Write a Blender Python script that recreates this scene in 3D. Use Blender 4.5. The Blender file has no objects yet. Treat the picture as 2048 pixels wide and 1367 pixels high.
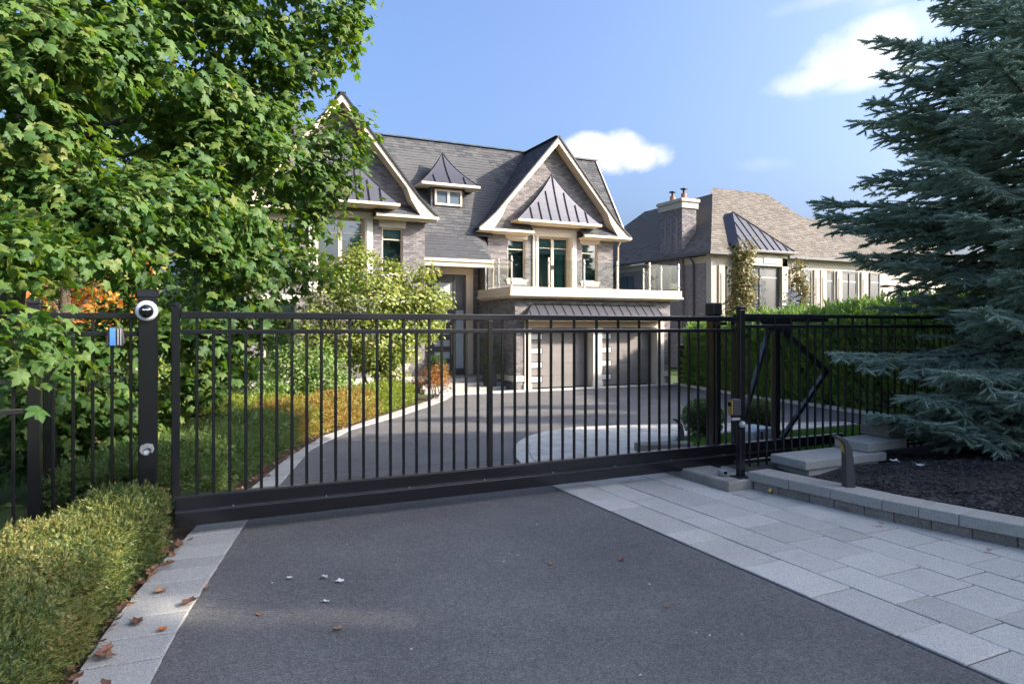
import bpy, math, random
import numpy as np
from mathutils import Vector, Matrix
R = math.radians
random.seed(7)
rng = np.random.default_rng(11)
sc = bpy.context.scene
C = sc.collection

# ------------------------------------------------------------------ camera
cam = bpy.data.objects.new('camera', bpy.data.cameras.new('camera'))
C.objects.link(cam)
cam.location = (0, 0, 1.75)
cam.rotation_euler = (R(90), 0, R(-25.4))
cam.data.sensor_width = 36
cam.data.lens = 36 * 1365 / 2048
cam.data.shift_y = -28.5 / 2048
cam.data.clip_end = 2000
sc.camera = cam

# ------------------------------------------------------------------ light
SUN_AZ, SUN_EL = R(56), R(27)          # azimuth from the facade normal towards +X
sun_dir = Vector((math.sin(SUN_AZ) * math.cos(SUN_EL), -math.cos(SUN_AZ) * math.cos(SUN_EL), math.sin(SUN_EL)))
sl = bpy.data.lights.new('sun', 'SUN')
sl.energy = 3.1
sl.angle = R(0.55)
sl.color = (1.0, 0.88, 0.74)
so = bpy.data.objects.new('sun', sl)
C.objects.link(so)
so.location = (30, -20, 30)
so.rotation_euler = sun_dir.to_track_quat('Z', 'Y').to_euler()

w = bpy.data.worlds.new('World')
sc.world = w
w.use_nodes = True
wt = w.node_tree
for n in list(wt.nodes):
    wt.nodes.remove(n)

def N(t, kind, **kw):
    n = t.nodes.new(kind)
    for k, v in kw.items():
        setattr(n, k, v)
    return n

def link(t, a, b):
    t.links.new(a, b)

def mth(t, op, a, b=None, c=None, clamp=False):
    n = N(t, 'ShaderNodeMath', operation=op, use_clamp=clamp)
    for i, v in enumerate((a, b, c)):
        if v is None:
            continue
        if hasattr(v, 'is_linked') or hasattr(v, 'links'):
            t.links.new(v, n.inputs[i])
        else:
            n.inputs[i].default_value = v
    return n.outputs[0]

sky = N(wt, 'ShaderNodeTexSky', sky_type='NISHITA')
sky.sun_disc = False
sky.sun_elevation = SUN_EL
sky.sun_rotation = math.atan2(sun_dir.x, sun_dir.y)
sky.air_density = 0.8
sky.dust_density = 8.5
sky.ozone_density = 6.0
SKY_STRENGTH = 0.122
tc = N(wt, 'ShaderNodeTexCoord')
d = tc.outputs['Generated']

def vdot(vec):
    n = N(wt, 'ShaderNodeVectorMath', operation='DOT_PRODUCT')
    wt.links.new(d, n.inputs[0])
    n.inputs[1].default_value = vec
    return n.outputs['Value']

noise = N(wt, 'ShaderNodeTexNoise')
noise.inputs['Scale'].default_value = 9
noise.inputs['Detail'].default_value = 7
noise.inputs['Roughness'].default_value = 0.55
wt.links.new(d, noise.inputs['Vector'])
noise2 = N(wt, 'ShaderNodeTexNoise')
noise2.inputs['Scale'].default_value = 24
noise2.inputs['Detail'].default_value = 6
wt.links.new(d, noise2.inputs['Vector'])
nz = mth(wt, 'ADD', mth(wt, 'SUBTRACT', noise.outputs['Fac'], 0.5), mth(wt, 'MULTIPLY', mth(wt, 'SUBTRACT', noise2.outputs['Fac'], 0.5), 0.55))
# far clouds: direction (azimuth right of +Y, elevation), half sizes in radians, tilt, density, softness
CLOUDS = [(33.9, 14.3, .072, .033, 0.0, 1.0, .9), (35.8, 13.9, .055, .026, 0.0, .95, .9), (32.4, 14.6, .045, .028, 0., .95, .9),
          (54.0, 20.2, .125, .040, 16., .9, 1.3), (50.0, 18.6, .08, .022, 8., .75, 1.3), (53.8, 18.0, .07, .016, 6., .7, 1.2),
          (45.6, 12.6, .045, .013, 0, .3, 1.4), (51.5, 23.8, .08, .014, 5, .35, 1.2), (58., 24., .10, .03, 10, .6, 1.3),
          (-40., 18, .16, .05, 4, .8, 1.), (95., 20, .2, .05, 3, .7, 1.), (150., 24, .15, .05, 0, .7, 1.), (-120., 20, .2, .05, 0, .7, 1.), (10., 52, .25, .09, 0, .7, 1.), (-80., 45, .2, .08, 0, .7, 1.), (170., 50, .25, .08, 0, .7, 1.)]
tot = None
for az, el, a, b, tilt, dens, soft in CLOUDS:
    f = Vector((math.sin(R(az)) * math.cos(R(el)), math.cos(R(az)) * math.cos(R(el)), math.sin(R(el))))
    r_ = f.cross(Vector((0, 0, 1))).normalized()
    u_ = r_.cross(f)
    ct, st = math.cos(R(tilt)), math.sin(R(tilt))
    r2, u2 = r_ * ct + u_ * st, u_ * ct - r_ * st
    df, du, dv = vdot(f), vdot(r2), vdot(u2)
    q = mth(wt, 'ADD', mth(wt, 'POWER', mth(wt, 'ABSOLUTE', mth(wt, 'MULTIPLY', du, 1 / a)), 2.0), mth(wt, 'POWER', mth(wt, 'ABSOLUTE', mth(wt, 'MULTIPLY', dv, 1 / b)), 2.0))
    m = mth(wt, 'ADD', mth(wt, 'SUBTRACT', 1.0, q), mth(wt, 'MULTIPLY', nz, 2.0))
    m = mth(wt, 'MULTIPLY', m, 1.0 / soft, clamp=True)
    m = mth(wt, 'MULTIPLY', m, mth(wt, 'GREATER_THAN', df, 0.2))
    m = mth(wt, 'MULTIPLY', m, dens)
    tot = m if tot is None else mth(wt, 'MAXIMUM', tot, m)
smooth = mth(wt, 'MULTIPLY', mth(wt, 'MULTIPLY', tot, tot), mth(wt, 'SUBTRACT', 3.0, mth(wt, 'MULTIPLY', tot, 2.0)))
mix = N(wt, 'ShaderNodeMixRGB')
wt.links.new(smooth, mix.inputs['Fac'])
wt.links.new(sky.outputs[0], mix.inputs['Color1'])
mix.inputs['Color2'].default_value = (2.75, 2.75, 2.8, 1)
bg = N(wt, 'ShaderNodeBackground')
bg.inputs['Strength'].default_value = SKY_STRENGTH
wt.links.new(mix.outputs[0], bg.inputs['Color'])
wo = N(wt, 'ShaderNodeOutputWorld')
wt.links.new(bg.outputs[0], wo.inputs['Surface'])

sc.view_settings.view_transform = 'Standard'
sc.view_settings.look = 'None'
sc.view_settings.gamma = 1
sc.view_settings.use_curve_mapping = False
sc.view_settings.exposure = 1.98
sc.cycles.max_bounces = 8
sc.cycles.transparent_max_bounces = 12
sc.cycles.use_denoising = True

# ------------------------------------------------------------------ materials
def pmat(name, cols, rough=.8, island=1.0, nscale=4, namt=.3, bump=None, metal=0., spec=.5, trans=None, ramp_noise=None, coat=0, attr_obj=True):
    """cols: colours laid on a ramp; each piece takes one at random, a noise varies it"""
    m = bpy.data.materials.new(name)
    m.use_nodes = True
    t = m.node_tree
    b = t.nodes['Principled BSDF']
    geo = N(t, 'ShaderNodeNewGeometry')
    oi = N(t, 'ShaderNodeObjectInfo')
    tcn = N(t, 'ShaderNodeTexCoord')
    nt = N(t, 'ShaderNodeTexNoise')
    nt.inputs['Scale'].default_value = nscale
    nt.inputs['Detail'].default_value = 8
    nt.inputs['Roughness'].default_value = .62
    t.links.new(geo.outputs['Position'], nt.inputs['Vector'])
    fac = mth(t, 'MULTIPLY', mth(t, 'SUBTRACT', nt.outputs['Fac'], .5), namt * 2)
    if island:
        rnd = mth(t, 'FRACT', mth(t, 'ADD', geo.outputs['Random Per Island'], oi.outputs['Random']))
        fac = mth(t, 'ADD', fac, mth(t, 'ADD', mth(t, 'MULTIPLY', mth(t, 'SUBTRACT', rnd, .5), island), .5), clamp=True)
    else:
        fac = mth(t, 'ADD', fac, .5, clamp=True)
    cr = N(t, 'ShaderNodeValToRGB')
    e = cr.color_ramp.elements
    while len(e) < len(cols):
        e.new(.5)
    for i, c in enumerate(cols):
        e[i].position = i / max(1, len(cols) - 1)
        e[i].color = (*c, 1)
    t.links.new(fac, cr.inputs[0])
    t.links.new(cr.outputs[0], b.inputs['Base Color'])
    b.inputs['Roughness'].default_value = rough
    b.inputs['Metallic'].default_value = metal
    b.inputs['Specular IOR Level'].default_value = spec
    if coat:
        b.inputs['Coat Weight'].default_value = coat
        b.inputs['Coat Roughness'].default_value = .12
    if bump:
        bn = N(t, 'ShaderNodeTexNoise')
        bn.inputs['Scale'].default_value = bump[0]
        bn.inputs['Detail'].default_value = 6
        t.links.new(geo.outputs['Position'], bn.inputs['Vector'])
        bp = N(t, 'ShaderNodeBump')
        bp.inputs['Strength'].default_value = bump[1]
        bp.inputs['Distance'].default_value = bump[2] if len(bump) > 2 else .01
        t.links.new(bn.outputs['Fac'], bp.inputs['Height'])
        t.links.new(bp.outputs[0], b.inputs['Normal'])
    if trans:
        out = t.nodes['Material Output']
        tb = N(t, 'ShaderNodeBsdfTranslucent')
        mc = N(t, 'ShaderNodeMixRGB', blend_type='MULTIPLY')
        mc.inputs['Fac'].default_value = 1
        t.links.new(cr.outputs[0], mc.inputs['Color1'])
        mc.inputs['Color2'].default_value = (*trans[1], 1)
        t.links.new(mc.outputs[0], tb.inputs['Color'])
        mx = N(t, 'ShaderNodeMixShader')
        mx.inputs[0].default_value = trans[0]
        t.links.new(b.outputs[0], mx.inputs[1])
        t.links.new(tb.outputs[0], mx.inputs[2])
        t.links.new(mx.outputs[0], out.inputs['Surface'])
    m['ramp'] = cr.name
    return m

def speckle(m, scale, amt, lo=.35, hi=.65):
    """adds fine light and dark grains to a material's colour"""
    t = m.node_tree
    b = t.nodes['Principled BSDF']
    src = b.inputs['Base Color'].links[0].from_socket
    geo = N(t, 'ShaderNodeNewGeometry')
    v = N(t, 'ShaderNodeTexVoronoi')
    v.inputs['Scale'].default_value = scale
    t.links.new(geo.outputs['Position'], v.inputs['Vector'])
    sep = N(t, 'ShaderNodeSeparateColor')
    t.links.new(v.outputs['Color'], sep.inputs[0])
    f = mth(t, 'MULTIPLY_ADD', sep.outputs[0], amt * 2, 1 - amt)
    mx = N(t, 'ShaderNodeVectorMath', operation='SCALE')
    t.links.new(src, mx.inputs[0])
    t.links.new(f, mx.inputs['Scale'])
    t.links.new(mx.outputs[0], b.inputs['Base Color'])
    return m

def flat(name, col, rough=.6, metal=0, spec=.5, **k):
    c2 = tuple(min(1, x * 1.14) for x in col)
    c1 = tuple(x * .86 for x in col)
    return pmat(name, [c1, c2], rough, 0, k.pop('nscale', 3), k.pop('namt', .35), metal=metal, spec=spec, **k)

M = {}
M['asphalt'] = speckle(speckle(pmat('asphalt', [(.086, .081, .080), (.118, .112, .108), (.155, .146, .138)], .9, 0, .8, .85, bump=(110, .8, .008), spec=.3), 150, .42), 45, .12)
M['drive_joint'] = flat('tar joint', (.02, .02, .021), .9)
M['paver'] = speckle(pmat('paver', [(.34, .325, .285), (.43, .41, .365), (.50, .475, .425)], .9, .65, 3.0, .4, bump=(160, .4, .004), spec=.3), 260, .35)
M['edge_stone'] = speckle(pmat('edge stone', [(.27, .26, .24), (.33, .315, .29), (.38, .365, .335)], .9, .5, 3.5, .35, bump=(150, .4, .004), spec=.3), 230, .35)
M['joint_sand'] = flat('joint sand', (.045, .042, .036), .95)
M['wall_block'] = speckle(pmat('wall block', [(.19, .165, .13), (.26, .23, .185), (.32, .285, .235)], .92, .6, 6, .35, bump=(60, .9, .02), spec=.3), 150, .3)
M['cap_stone'] = speckle(pmat('cap stone', [(.31, .29, .25), (.37, .35, .30), (.42, .40, .35)], .92, .5, 4, .3, bump=(110, .4, .006), spec=.3), 200, .25)
M['concrete'] = speckle(pmat('concrete', [(.17, .155, .11), (.28, .26, .22), (.36, .35, .32)], .92, 0, 5, .5, bump=(70, .5, .006), spec=.3), 150, .15)
M['kerb'] = pmat('kerb concrete', [(.42, .40, .37), (.52, .50, .46)], .9, .5, 3, .3, bump=(80, .2, .004), spec=.3)
M['mulch'] = pmat('mulch', [(.02, .018, .017), (.045, .041, .038), (.10, .088, .08)], .95, 1, 14, .25, bump=(40, .8, .02), spec=.2)
M['soil'] = pmat('soil', [(.03, .02, .013), (.06, .042, .028), (.09, .06, .036)], .95, 0, 5, .5, bump=(30, .8, .03), spec=.2)
M['ground'] = pmat('ground', [(.03, .05, .015), (.05, .075, .022), (.07, .075, .035)], .95, 0, 1.5, .5, bump=(25, .6, .03), spec=.2)
M['grass'] = pmat('grass', [(.035, .10, .012), (.06, .155, .02), (.10, .20, .03)], .7, 1, 2, .2, trans=(.35, (1.6, 1.7, .8)))
M['brick'] = pmat('brick', [(.112, .100, .102), (.160, .148, .147), (.205, .188, .184), (.25, .23, .222)], .9, .9, 8, .25, bump=(60, .5, .006), spec=.25)
M['mortar'] = flat('mortar', (.24, .22, .20), .95, nscale=6)
M['cream'] = flat('cream trim', (.56, .46, .335), .55, nscale=1.2, namt=.2)
M['stone'] = flat('pale stone', (.56, .51, .43), .8, nscale=2.5, namt=.3)
M['stone_tan'] = flat('tan stone', (.42, .37, .30), .85, nscale=2.5, namt=.4)
M['shingle'] = pmat('shingle', [(.045, .047, .052), (.068, .069, .072), (.095, .094, .094)], .92, .9, 7, .25, bump=(90, .6, .006), spec=.25)
M['shingle_tan'] = pmat('weathered shingle', [(.095, .083, .070), (.135, .118, .098), (.175, .155, .13)], .92, .8, 7, .25, bump=(90, .6, .006), spec=.25)
M['metal_roof'] = flat('dark metal roof', (.075, .073, .085), .42, metal=.45, nscale=1.5)
M['seam'] = flat('seam', (.018, .018, .022), .45, metal=.3)
M['black_metal'] = flat('black painted steel', (.0085, .0085, .010), .26, spec=.5, coat=.35, nscale=9, namt=.4)
M['black_satin'] = flat('black satin steel', (.012, .012, .014), .4, nscale=9)
M['gutter_dark'] = flat('dark gutter', (.06, .058, .06), .5)
M['steel'] = flat('brushed steel', (.42, .40, .37), .35, metal=.7)
M['zinc'] = flat('zinc', (.55, .55, .56), .35, metal=.8)
M['white_plastic'] = flat('white plastic', (.72, .72, .74), .4)
M['grey_plastic'] = flat('grey plastic', (.36, .37, .38), .45)
M['pale_plastic'] = flat('pale grey plastic', (.30, .30, .29), .5)
M['lens'] = flat('black lens', (.006, .006, .008), .08, spec=.8)
M['blue_panel'] = flat('blue panel', (.075, .22, .52), .4)
M['brass'] = flat('brass', (.62, .45, .16), .35, metal=.8)
M['bollard'] = flat('bollard grey', (.055, .05, .052), .5)
M['diffuser'] = flat('amber diffuser', (.42, .33, .08), .5)
M['garage_wood'] = pmat('garage plank', [(.14, .127, .12), (.185, .168, .156), (.225, .205, .19)], .6, .35, 2.5, .35, spec=.4)
M['door_dark'] = flat('charcoal door', (.075, .068, .072), .5)
M['frosted'] = flat('frosted pane', (.42, .48, .48), .25, spec=.6)
M['lit_pane'] = flat('pale pane', (.55, .58, .58), .2, spec=.6)
M['dormer_pane'] = flat('sky reflecting pane', (.10, .13, .16), .03, spec=1.0)
M['dim_pane'] = flat('dim pane', (.10, .105, .11), .06, spec=.8)
M['lit_edge'] = flat('lit paint edge', (.06, .06, .062), .3, metal=.4)  # paler tone paints the light caught along the gate ledges
M['concrete_cap'] = flat('precast cap', (.36, .33, .28), .9)
M['flue_clay'] = flat('flue clay', (.34, .15, .10), .9)
M['room'] = flat('dim room', (.34, .37, .36), .9)
M['curtain'] = flat('teal curtain', (.26, .46, .44), .9)
M['brightener'] = flat('pale blind', (.55, .62, .60), .8)
M['lamp'] = flat('orange artwork', (.60, .28, .07), .7)
M['cedar_wood'] = pmat('stained cedar', [(.035, .02, .014), (.06, .035, .022), (.085, .05, .03)], .7, .8, 6, .3, spec=.3)
M['planter'] = flat('charcoal planter', (.045, .045, .048), .5)
M['bark'] = pmat('bark', [(.035, .028, .022), (.075, .06, .048), (.12, .10, .08)], .95, 0, 12, .5, bump=(30, 1., .03), spec=.2)
M['bark_pale'] = pmat('pale bark', [(.14, .11, .085), (.25, .2, .155)], .95, 0, 10, .5, bump=(30, .8, .02), spec=.2)
G = (1.9, 1.9, .7)
M['maple_leaf'] = pmat('maple leaf', [(.026, .066, .018), (.048, .108, .026), (.072, .138, .033), (.105, .162, .038), (.16, .18, .045)], .55, .8, .7, .4, spec=.3, trans=(.36, (1.9, 1.9, .5)))
M['maple_orange'] = pmat('orange maple leaf', [(.40, .09, .012), (.50, .17, .02), (.42, .30, .05), (.30, .28, .05)], .6, 1, .5, .3, trans=(.4, (1.3, 1.1, .8)))
M['leaf_light'] = pmat('light leaf', [(.13, .19, .035), (.20, .26, .05), (.28, .31, .08), (.33, .30, .13)], .5, .9, .9, .35, spec=.4, trans=(.36, (1.3, 1.3, .6)))
M['leaf_pale'] = pmat('pale green leaf', [(.10, .18, .04), (.16, .25, .06), (.23, .32, .09)], .5, .9, .9, .35, spec=.4, trans=(.36, (1.3, 1.3, .6)))
M['leaf_beech'] = pmat('columnar leaf', [(.07, .08, .022), (.12, .12, .035), (.17, .15, .05), (.22, .14, .07)], .5, .95, .7, .3, trans=(.3, (1.3, 1.2, .6)))
M['leaf_bronze'] = pmat('bronze leaf', [(.10, .09, .025), (.24, .15, .04), (.42, .12, .025), (.34, .20, .05)], .55, 1, 1.5, .4, trans=(.35, (1.3, 1.0, .6)))
M['leaf_box'] = pmat('boxwood leaf', [(.03, .07, .012), (.055, .11, .018), (.085, .15, .025)], .5, .9, 3, .3, trans=(.3, (1.5, 1.6, .6)))
M['leaf_yellow'] = pmat('yellow green leaf', [(.10, .16, .012), (.17, .22, .02), (.24, .25, .03)], .5, .9, 2, .3, trans=(.3, (1.3, 1.3, .5)))
M['leaf_silver'] = pmat('silver spruce', [(.17, .21, .26), (.25, .29, .34), (.34, .37, .41)], .6, .9, 2, .3)
M['yew'] = pmat('yew', [(.022, .05, .016), (.055, .10, .024), (.125, .165, .034), (.22, .22, .05), (.30, .23, .09)], .55, .9, 1.6, .75, trans=(.25, (1.4, 1.4, .5)))
M['hedge_green'] = pmat('hedge leaf', [(.04, .085, .02), (.065, .125, .026), (.105, .15, .036), (.13, .16, .045)], .55, .8, 1.8, .5, trans=(.28, (1.4, 1.4, .5)))
M['hedge_far'] = pmat('hedge leaf far', [(.07, .12, .02), (.16, .20, .03), (.34, .17, .04), (.20, .23, .03), (.24, .26, .04)], .55, .35, 1.15, 1.1, trans=(.28, (1.3, 1.3, .5)))
M['cedar'] = pmat('cedar spray', [(.085, .17, .03), (.14, .25, .05), (.20, .31, .07)], .6, .9, 1.6, .35, trans=(.35, (1.3, 1.3, .6)))
M['spruce'] = pmat('spruce needle', [(.20, .28, .20), (.29, .38, .29), (.37, .47, .37), (.44, .54, .45)], .6, .9, 1.1, .4, spec=.3, trans=(.38, (1.15, 1.15, 1.05)))
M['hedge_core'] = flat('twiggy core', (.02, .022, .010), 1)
M['cone_brown'] = flat('cone', (.16, .07, .04), .8)
M['dead_leaf'] = pmat('dead leaf', [(.10, .045, .025), (.22, .10, .055), (.30, .16, .10), (.36, .21, .10)], .7, 1, 9, .3, trans=(.2, (1, .9, .7)))
M['dead_leaf_orange'] = pmat('orange dead leaf', [(.34, .10, .02), (.42, .16, .03)], .7, 1, 9, .3)
M['pale_scrap'] = flat('pale scrap', (.55, .55, .52), .7)

def brick_mat():
    m = pmat('far brick', [(.15, .13, .125), (.22, .19, .18), (.28, .25, .225)], .9, 0, 9, .8, spec=.25)
    t = m.node_tree
    b = t.nodes['Principled BSDF']
    src = b.inputs['Base Color'].links[0].from_socket
    geo = N(t, 'ShaderNodeNewGeometry')
    sep = N(t, 'ShaderNodeSeparateXYZ')
    t.links.new(geo.outputs['Position'], sep.inputs[0])
    cmb = N(t, 'ShaderNodeCombineXYZ')
    t.links.new(mth(t, 'ADD', sep.outputs[0], sep.outputs[1]), cmb.inputs[0])
    t.links.new(sep.outputs[2], cmb.inputs[1])
    bt = N(t, 'ShaderNodeTexBrick')
    bt.inputs['Scale'].default_value = 1
    bt.inputs['Brick Width'].default_value = .225
    bt.inputs['Row Height'].default_value = .072
    bt.inputs['Mortar Size'].default_value = .006
    bt.inputs['Color1'].default_value = (.8, .8, .8, 1)
    bt.inputs['Color2'].default_value = (1.15, 1.1, 1.1, 1)
    bt.inputs['Mortar'].default_value = (1.25, 1.25, 1.25, 1)
    t.links.new(cmb.outputs[0], bt.inputs['Vector'])
    mx = N(t, 'ShaderNodeMixRGB', blend_type='MULTIPLY')
    mx.inputs[0].default_value = 1
    t.links.new(src, mx.inputs[1])
    t.links.new(bt.outputs['Color'], mx.inputs[2])
    t.links.new(mx.outputs[0], b.inputs['Base Color'])
    return m
M['brick_far'] = brick_mat()

def glass(name, tint, refl=.10, fk=.8):
    m = bpy.data.materials.new(name)
    m.use_nodes = True
    t = m.node_tree
    t.nodes.remove(t.nodes['Principled BSDF'])
    tr = N(t, 'ShaderNodeBsdfTransparent')
    tr.inputs[0].default_value = (*tint, 1)
    gl = N(t, 'ShaderNodeBsdfGlossy')
    gl.inputs['Roughness'].default_value = .02
    lw = N(t, 'ShaderNodeLayerWeight')
    lw.inputs['Blend'].default_value = .35
    f = mth(t, 'ADD', mth(t, 'MULTIPLY', lw.outputs['Fresnel'], fk), refl, clamp=True)
    mx = N(t, 'ShaderNodeMixShader')
    t.links.new(f, mx.inputs[0])
    t.links.new(tr.outputs[0], mx.inputs[1])
    t.links.new(gl.outputs[0], mx.inputs[2])
    t.links.new(mx.outputs[0], t.nodes['Material Output'].inputs['Surface'])
    return m
M['window_glass'] = glass('window glass', (.50, .68, .64), .2)
M['rail_glass'] = glass('rail glass', (.88, .92, .91), .02, .3)

# ------------------------------------------------------------------ helpers
def gz(y):
    return -0.5 * min(1., max(0., (y - 7) / 13.))

def tag(o, label=None, cat=None, group=None, kind=None):
    for k, v in (('label', label), ('category', cat), ('group', group), ('kind', kind)):
        if v:
            o[k] = v
    return o

def empty(name, loc, label, cat, group=None):
    o = bpy.data.objects.new(name, None)
    o.empty_display_size = .2
    C.objects.link(o)
    o.location = loc
    return tag(o, label, cat, group)

def place(o, parent):
    """parent o to a thing, keeping its world-space mesh where it is"""
    if parent is not None:
        o.parent = parent
        o.matrix_parent_inverse = parent_world(parent).inverted()
    return o

class MB:
    def __init__(s):
        s.v, s.f = [], []
    def add(s, vs, fs):
        n = len(s.v)
        s.v += [tuple(x) for x in vs]
        s.f += [tuple(i + n for i in f) for f in fs]
        return s
    def box(s, x0, x1, y0, y1, z0, z1):
        vs = [(x, y, z) for z in (z0, z1) for y in (y0, y1) for x in (x0, x1)]
        return s.add(vs, [(0, 2, 3, 1), (4, 5, 7, 6), (0, 1, 5, 4), (1, 3, 7, 5), (3, 2, 6, 7), (2, 0, 4, 6)])
    def obox(s, c, ax, ay, az, hx, hy, hz):
        c, ax, ay, az = Vector(c), Vector(ax), Vector(ay), Vector(az)
        vs = [c + ax * (i * hx) + ay * (j * hy) + az * (k * hz) for k in (-1, 1) for j in (-1, 1) for i in (-1, 1)]
        return s.add(vs, [(0, 2, 3, 1), (4, 5, 7, 6), (0, 1, 5, 4), (1, 3, 7, 5), (3, 2, 6, 7), (2, 0, 4, 6)])
    def beam(s, a, b, wdt, hgt, up=(0, 0, 1)):
        a, b = Vector(a), Vector(b)
        az = (b - a)
        L = az.length
        az.normalize()
        ax = Vector(up).cross(az)
        if ax.length < 1e-4:
            ax = Vector((1, 0, 0)).cross(az)
        ax.normalize()
        ay = az.cross(ax)
        return s.obox((a + b) / 2, ax, ay, az, wdt / 2, hgt / 2, L / 2)
    def prism(s, poly, vec):
        """poly: coplanar 3-D points, extruded by vec"""
        vec = Vector(vec)
        n = len(poly)
        vs = [Vector(p) for p in poly] + [Vector(p) + vec for p in poly]
        fs = [tuple(range(n)), tuple(range(2 * n - 1, n - 1, -1))] + [(i, i + n, (i + 1) % n + n, (i + 1) % n) for i in range(n)]
        return s.add(vs, fs)
    def tube(s, pts, rad, n=6, cap=True):
        pts = [Vector(p) for p in pts]
        if not hasattr(rad, '__len__'):
            rad = [rad] * len(pts)
        base = len(s.v)
        up = Vector((.31, .17, .93))
        for i, p in enumerate(pts):
            t = (pts[min(i + 1, len(pts) - 1)] - pts[max(i - 1, 0)]).normalized()
            x = t.cross(up)
            if x.length < .05:
                x = t.cross(Vector((1, 0, 0)))
            x.normalize()
            y = t.cross(x)
            for k in range(n):
                a = 2 * math.pi * k / n
                s.v.append(tuple(p + (x * math.cos(a) + y * math.sin(a)) * rad[i]))
        for i in range(len(pts) - 1):
            for k in range(n):
                s.f.append((base + i * n + k, base + i * n + (k + 1) % n, base + (i + 1) * n + (k + 1) % n, base + (i + 1) * n + k))
        if cap:
            s.f.append(tuple(base + k for k in range(n))[::-1])
            e = base + (len(pts) - 1) * n
            s.f.append(tuple(e + k for k in range(n)))
        return s
    def lathe(s, c, prof, n=16, axis='z'):
        base = len(s.v)
        for r, h in prof:
            for k in range(n):
                a = 2 * math.pi * k / n
                x, y, z = r * math.cos(a), r * math.sin(a), h
                if axis == 'y':
                    x, y, z = x, -z, y
                s.v.append((c[0] + x, c[1] + y, c[2] + z))
        for i in range(len(prof) - 1):
            for k in range(n):
                s.f.append((base + i * n + k, base + i * n + (k + 1) % n, base + (i + 1) * n + (k + 1) % n, base + (i + 1) * n + k))
        s.f.append(tuple(base + k for k in range(n))[::-1])
        e = base + (len(prof) - 1) * n
        s.f.append(tuple(e + k for k in range(n)))
        return s
    def build(s, name, mat, parent=None, smooth=False, bevel=0, kind=None, seg=2):
        me = bpy.data.meshes.new(name)
        me.from_pydata(s.v, [], s.f)
        me.validate()
        me.materials.append(M[mat] if isinstance(mat, str) else mat)
        if smooth:
            me.polygons.foreach_set('use_smooth', [True] * len(me.polygons))
        o = bpy.data.objects.new(name, me)
        C.objects.link(o)
        if bevel:
            b = o.modifiers.new('b', 'BEVEL')
            b.width = bevel
            b.segments = seg
            b.limit_method = 'ANGLE'
        if kind:
            o['kind'] = kind
        return place(o, parent)

def mesh_np(name, V, T, mat, parent=None, kind=None, smooth=False):
    """triangle mesh straight from numpy arrays"""
    me = bpy.data.meshes.new(name)
    me.vertices.add(len(V))
    me.vertices.foreach_set('co', np.ascontiguousarray(V, np.float32).ravel())
    me.loops.add(len(T) * 3)
    me.loops.foreach_set('vertex_index', np.ascontiguousarray(T, np.int32).ravel())
    me.polygons.add(len(T))
    me.polygons.foreach_set('loop_start', np.arange(0, len(T) * 3, 3, dtype=np.int32))
    me.polygons.foreach_set('loop_total', np.full(len(T), 3, np.int32))
    me.update(calc_edges=True)
    if smooth:
        me.polygons.foreach_set('use_smooth', [True] * len(T))
    me.materials.append(M[mat] if isinstance(mat, str) else mat)
    o = bpy.data.objects.new(name, me)
    C.objects.link(o)
    if kind:
        o['kind'] = kind
    return place(o, parent)

def nrm(a):
    return a / np.maximum(1e-9, np.linalg.norm(a, axis=-1, keepdims=True))

def frames(D, U):
    """rotation matrices whose columns are x, y=D, z~U"""
    y = nrm(D)
    x = nrm(np.cross(y, U))
    z = np.cross(x, y)
    return np.stack([x, y, z], axis=2)

def scatter(bases, P, F, S):
    """copies of base (verts, tris) at P with frames F and scales S, joined"""
    Vs, Ts, off = [], [], 0
    k = rng.integers(0, len(bases), len(P))
    S = np.asarray(S)
    if S.ndim == 1:
        S = np.repeat(S[:, None], 3, 1)
    for i, (bv, bt) in enumerate(bases):
        sel = np.where(k == i)[0]
        if not len(sel):
            continue
        v = np.einsum('nij,nkj->nki', F[sel], bv[None] * S[sel][:, None, :]) + P[sel][:, None, :]
        t = bt[None] + (np.arange(len(sel)) * len(bv))[:, None, None] + off
        Vs.append(v.reshape(-1, 3))
        Ts.append(t.reshape(-1, 3))
        off += len(sel) * len(bv)
    return np.concatenate(Vs), np.concatenate(Ts)

def vis(P, margin=1.25):
    """mask of points inside the photographed wedge (with a margin) - used only to spend detail where the photo shows something"""
    c, s = math.cos(R(25.4)), math.sin(R(25.4))
    dpt = P[:, 0] * s + P[:, 1] * c
    x = P[:, 0] * c - P[:, 1] * s
    return (dpt > .5) & (np.abs(x) < dpt * .75 * margin) & (P[:, 2] - 1.75 < dpt * .48 * margin)

# --- 2-D clipping (Sutherland-Hodgman against a convex polygon)
def clip(sub, poly):
    out = list(sub)
    n = len(poly)
    area = sum(poly[i][0] * poly[(i + 1) % n][1] - poly[(i + 1) % n][0] * poly[i][1] for i in range(n))
    sg = 1 if area > 0 else -1
    for i in range(n):
        a, b = poly[i], poly[(i + 1) % n]
        inp, out = out, []
        if not inp:
            break
        def side(p):
            return sg * ((b[0] - a[0]) * (p[1] - a[1]) - (b[1] - a[1]) * (p[0] - a[0]))
        for j in range(len(inp)):
            p, q = inp[j], inp[(j + 1) % len(inp)]
            sp, sq = side(p), side(q)
            if sp >= 0:
                out.append(p)
            if (sp > 0 and sq < 0) or (sp < 0 and sq > 0):
                t = sp / (sp - sq)
                out.append((p[0] + (q[0] - p[0]) * t, p[1] + (q[1] - p[1]) * t))
    return out

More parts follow.
